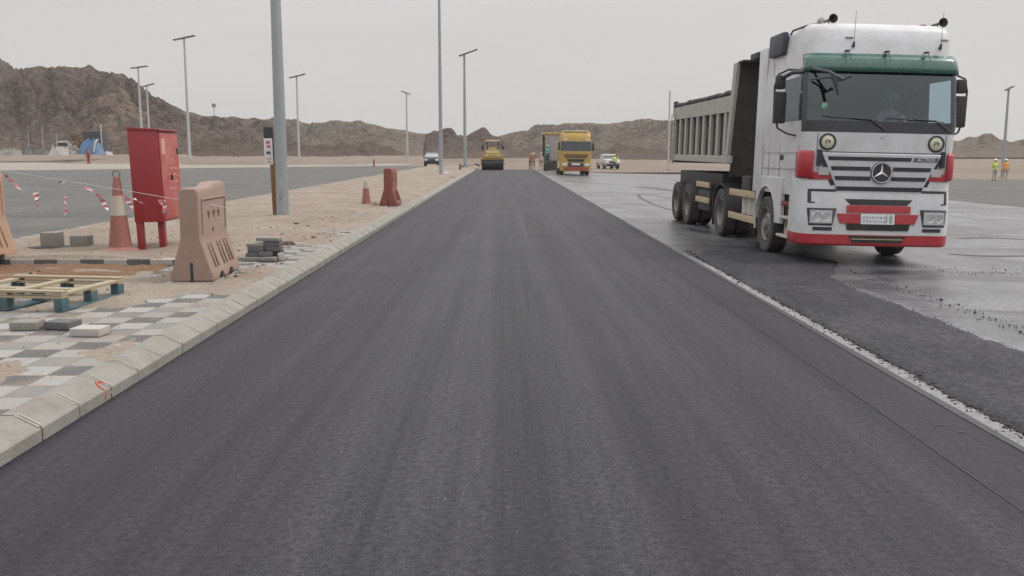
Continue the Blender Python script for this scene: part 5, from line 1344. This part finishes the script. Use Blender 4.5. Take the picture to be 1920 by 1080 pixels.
q = at(1027, 320, -.05); person('worker in a green jacket standing on the screed of the paving machine', (q.x-.05, V_.location.y-.5, gz(q.x)+.77), .1, 'stand', (.05, .32, .22), (.05, .06, .07), (.4, .4, .36), WG, 7, 1.72, vest=(.06, .36, .25))
q = at(1122, 315, -.2); person('worker in lime vest standing before the white pickup beside the yellow truck', (q.x, 101.5, gz(q.x)), .1, 'stand', (.5, .6, .1), (.06, .07, .16), (.6, .65, .4), WG, 10, 1.76, vest=(.5, .65, .12))

# ------------------------------------------------------------ distant vehicles
def pickup(label, loc, rz, body, glassc, name='pickup_truck', h=1.78, dark=black):
    t = thing(name, label, 'pickup', loc, (0, 0, rz))
    SH = Shell([(.42, .0, .88, .15, 5.1), (.62, -.06, .93, .18, 5.15), (.85, -.04, .94, .18, 5.15), (1.08, .02, .92, .18, 5.12), (1.16, .1, .90, .2, 5.1)], .08)
    B = {'body': MB()}; shell_mesh(SH, [0, .5, 1], lambda i, j, n: 'body', B, 5, 10); B['body'].build('body', body, t, smooth=40)
    CB = Shell([(1.15, 1.25, .86, .15, 3.4), (1.25, 1.4, .85, .15, 3.4), (1.66, 1.85, .72, .15, 3.3), (h-.03, 1.98, .68, .15, 3.2), (h, 2.15, .6, .15, 3.1)], .05)
    B = {'body': MB(), 'glass': MB()}; shell_mesh(CB, [0, .2, .8, 1], lambda i, j, n: 'glass' if i == 1 and 4 <= j <= n-6 or i == 1 and j in (1, n-3) else 'body', B, 5, 10)
    B['body'].build('cabin', body, t, smooth=40); B['glass'].build('windscreen', glassc, t, smooth=60)
    b = MB(); SH.patch(b, R4(-.42, .42, .72, .98), .02); b.build('grille', chrome if body is black else black, t)
    b = MB(); SH.patch(b, R4(-.9, .9, .36, .60), .05, thick=.04); b.build('bumper', dark, t)
    for s in (-1, 1):
        b = MB(); SH.patch(b, R4(min(s*.5, s*.85), max(s*.5, s*.85), .78, .98), .02); b.build('headlight', plate, t)
        for y in (.95, 4.1): wheel(t, (s*.82, y, .39), .39, .26, s)
        MB().box((s*1.0-.09, 1.35, 1.15), (s*1.0+.09, 1.47, 1.35), bev=.03).build('mirror', body, t)
    return t
navy = mat('dark navy car paint', (.035, .04, .06), .25, .15, (.3, .25, .2), coat=.4)
p = at(809, 313, -.05); pickup('dark navy pickup truck facing the camera on the left road beside the slim lamp', (p.x, p.y, -.05), .05, navy, mat('hazy glass', (.28, .33, .36), .2, .2, coat=.5))
p = at(1112, 312, -.25); pickup('white pickup partly hidden behind the yellow truck', (p.x+.1, 112, gz(p.x)), .12, white2, mat('dark far windscreen', (.03, .045, .06)))
# edge of the far side road behind the primed base
b = MB(); b.box((7.4, 88.3, -.35), (19, 89.0, -.12), bev=.03); struct(b.build('far_kerb', mat('dark kerb edge', (.07, .065, .062), .9, .3), smooth=0))

# ------------------------------------------------------------ storage yard far left
def heap_obj(name, label, cat, px, py, Y, w_, h_, dpt, m, seed, z=None, group=None):
    p = atY(px, py, Y); b = MB(); nx, ny = 22, 12; g = []
    for j in range(ny+1):
        row = []
        for i in range(nx+1):
            u, v = i/nx*2-1, j/ny*2-1; e = max(0, 1-(abs(u)**2.4+abs(v)**2.4))
            row.append(b.bm.verts.new((u*w_/2, v*dpt/2, h_*e**.6*((.6+.8*abs(fbm(u*2+seed, v*2, seed, 3))) if 'tarp' in name else (.4+1.2*abs(fbm(u*4+seed, v*3, seed, 6))+.15*abs(fbm(u*15, v*12, seed))))+(-.15 if e <= 0 else 0))))
        g.append(row)
    for j in range(ny):
        for i in range(nx): b.bm.faces.new((g[j][i], g[j][i+1], g[j+1][i+1], g[j+1][i]))
    o = b.build(name, m, None, smooth=35, loc=(p.x, Y, p.z if z is None else z)); return tag(o, label, cat, group)
YZ = 172
tar = mat('blue tarpaulin', (.04, .12, .24), .6, .25, (.5, .5, .5), scale=.6)
tp_ = heap_obj('tarpaulin_heap', 'blue tarpaulin draped over goods beside the dark container far left', 'tarpaulin', 172, 288, YZ, 4.4, 2.6, 3, tar, 2)
b = MB(); b.tube([(1.0, -1.52, .2), (1.2, -1.1, 1.9), (1.25, 0, 2.55)], .16, 6); b.build('white_fold', concl, tp_)
p = atY(176, 286, YZ+6); t = thing('container', 'dark site container standing behind the blue tarpaulin', 'container', (p.x-1.5, YZ+5, p.z))
MB().box((0, 0, 0), (3.6, 2.6, 3.9), bev=.04).build('body', mat('dark teal steel', (.035, .045, .055), .7, .3), t)
b = MB()
for k in range(9): b.box((.15+k*.39, -.04, .2), (.3+k*.39, 0, 3.7))
b.build('corrugation', mat('dark teal steel', (0, 0, 0)), t)
MB().box((3.5, -.3, -.2), (3.66, -.1, 5.2)).build('corner_pole', steelp, t)
def shrub(label, px, py, Y, w_, h_, col, seed):
    p = atY(px, py, Y); t = thing('dry_shrub', label, 'shrub', (p.x, Y, p.z)); rr = random.Random(seed)
    b = MB()
    for k in range(7): a = rr.random()*6.28; b.tube([(0, 0, 0), (math.cos(a)*w_*.2, math.sin(a)*w_*.2, h_*.5), (math.cos(a)*w_*.4, math.sin(a)*w_*.4, h_*.85)], [.08, .05, .02], 5)
    b.build('trunk', brownwood, t); b = MB()
    for k in range(900):
        a = rr.random()*6.28; r_ = math.sqrt(rr.random()); z = rr.random(); rad = w_/2*r_*math.sin(PI*min(1, .25+z*.72))
        c = Vector((math.cos(a)*rad, math.sin(a)*rad, h_*(.2+.8*z)))
        if noise.noise(c*1.3+Vector((seed, 0, 0))) < -.15: continue
        e1 = Vector([rr.uniform(-1, 1) for _ in range(3)])*.16; e2 = Vector([rr.uniform(-1, 1) for _ in range(3)])*.16
        b.bm.faces.new([b.bm.verts.new(c+v) for v in (-e1, e2, e1, -e2)])
    b.build('crown', mat('dry foliage %d' % seed, col, .9, .3), t, smooth=0)
shrub('brown dry shrub left of the dark container far left', 147, 278, YZ+3, 3.4, 2.9, (.16, .10, .05), 3)
for i, (px, w_, h_, m_, lb) in enumerate([(20, 4.5, 1.1, conc, 'grey low rubble heap at the left picture edge'), (48, 3.2, .9, concd, 'dark rubble heap second from the left edge'), (78, 3.6, 1.0, concd, 'dark low heap in the middle of the storage yard'),
        (112, 3.6, 1.5, concl, 'pale rubble heap left of the dry shrub'), (131, 2.6, 1.0, conc, 'grey heap just left of the blue tarpaulin'), (200, 2, .5, concl, 'small pale heap right of the blue tarpaulin')]):
    heap_obj('rubble_heap', lb, 'rubble heap', px, 289, YZ+i % 3, w_, h_, 2.4, m_, i*3.3+1, group='rubble heaps in the storage yard')
p = atY(123, 287, YZ+5); t = thing('site_van', 'small white van standing behind the pale rubble heap far left', 'van', (p.x, YZ+4, p.z))
MB().box((-1.1, 0, .4), (1.1, 4.2, 2.2), bev=.2).build('body', white2, t, smooth=40); MB().box((-.9, -.02, 1.3), (.9, .03, 1.95), bev=.02).build('windscreen', black, t)
for s in (-1, 1):
    for y in (.8, 3.3): wheel(t, (s*.95, y, .4), .4, .25, s)
for i, (px, pyt, lb) in enumerate([(55, 246, 'thin pole far left over the dark heaps'), (82, 236, 'thin pole in the middle of the storage yard'), (108, 250, 'thin pole right of the middle in the storage yard')]):
    p = atY(px, 288, YZ+8); t_ = atY(px, pyt, YZ+8)
    b = MB(); b.tube([(0, 0, 0), (0, 0, t_.z-p.z)], .06, 6); tag(b.build('thin_pole', steelp, None, loc=(p.x, YZ+8, p.z)), lb, 'pole', 'thin poles in the storage yard')
p = at(166, 302, 0); t = thing('hydrant', 'small red hydrant standing on the far pale pavement before the blue tarpaulin', 'hydrant', (p.x, 150, -.05))
zt_ = atY(166, 268, 150).z
t.location = (atY(166, 300, 150).x, 150, 0)
MB().lathe([(.30, 0), (.30, .1), (.2, .14), (.2, 1.4), (.28, 1.5), (.28, 1.7), (.12, 2.0), (.03, 2.4), (.001, 2.45)], 'Z', 14, close=True).build('body', cabred, t)
MB().tube([(-.4, 0, 1.2), (.4, 0, 1.2)], .12, 8).build('outlet', cabred, t)
for i, (px, py, hpx, lb, m_) in enumerate([(701, 303, 14, 'small dark red bollard at the foot of the sandy bank beyond the left road', barred), (863, 321, 14, 'small reddish post at the kerb before the far lamp', barred)]):
    Yb = 118 if i == 0 else 84; p = atY(px, py, Yb); hh = hpx*Yb/F
    o = MB().lathe([(.2, 0), (.2, .08), (.13, .12), (.10, hh*.9), (.05, hh), (.001, hh+.01)], 'Z', 12, close=True).build('bollard', m_, None, loc=(p.x, Yb, 0 if i == 0 else .1)); tag(o, lb, 'bollard', 'bollards')

# ------------------------------------------------------------ dusty air
m = bpy.data.materials.new('dusty air'); m.use_nodes = True; t_ = m.node_tree
for n_ in list(t_.nodes): t_.nodes.remove(n_)
o_ = t_.nodes.new('ShaderNodeOutputMaterial'); pv = t_.nodes.new('ShaderNodeVolumePrincipled')
pv.inputs['Color'].default_value = (.93, .90, .87, 1); pv.inputs['Density'].default_value = .0003; pv.inputs['Anisotropy'].default_value = .3
t_.links.new(pv.outputs[0], o_.inputs['Volume'])
hz = MB().box((-900, -60, -3), (900, 700, 100)).build('haze', m, None, smooth=0); hz['kind'] = 'stuff'; hz['label'] = 'thin dusty air over the whole place'; hz['category'] = 'haze'
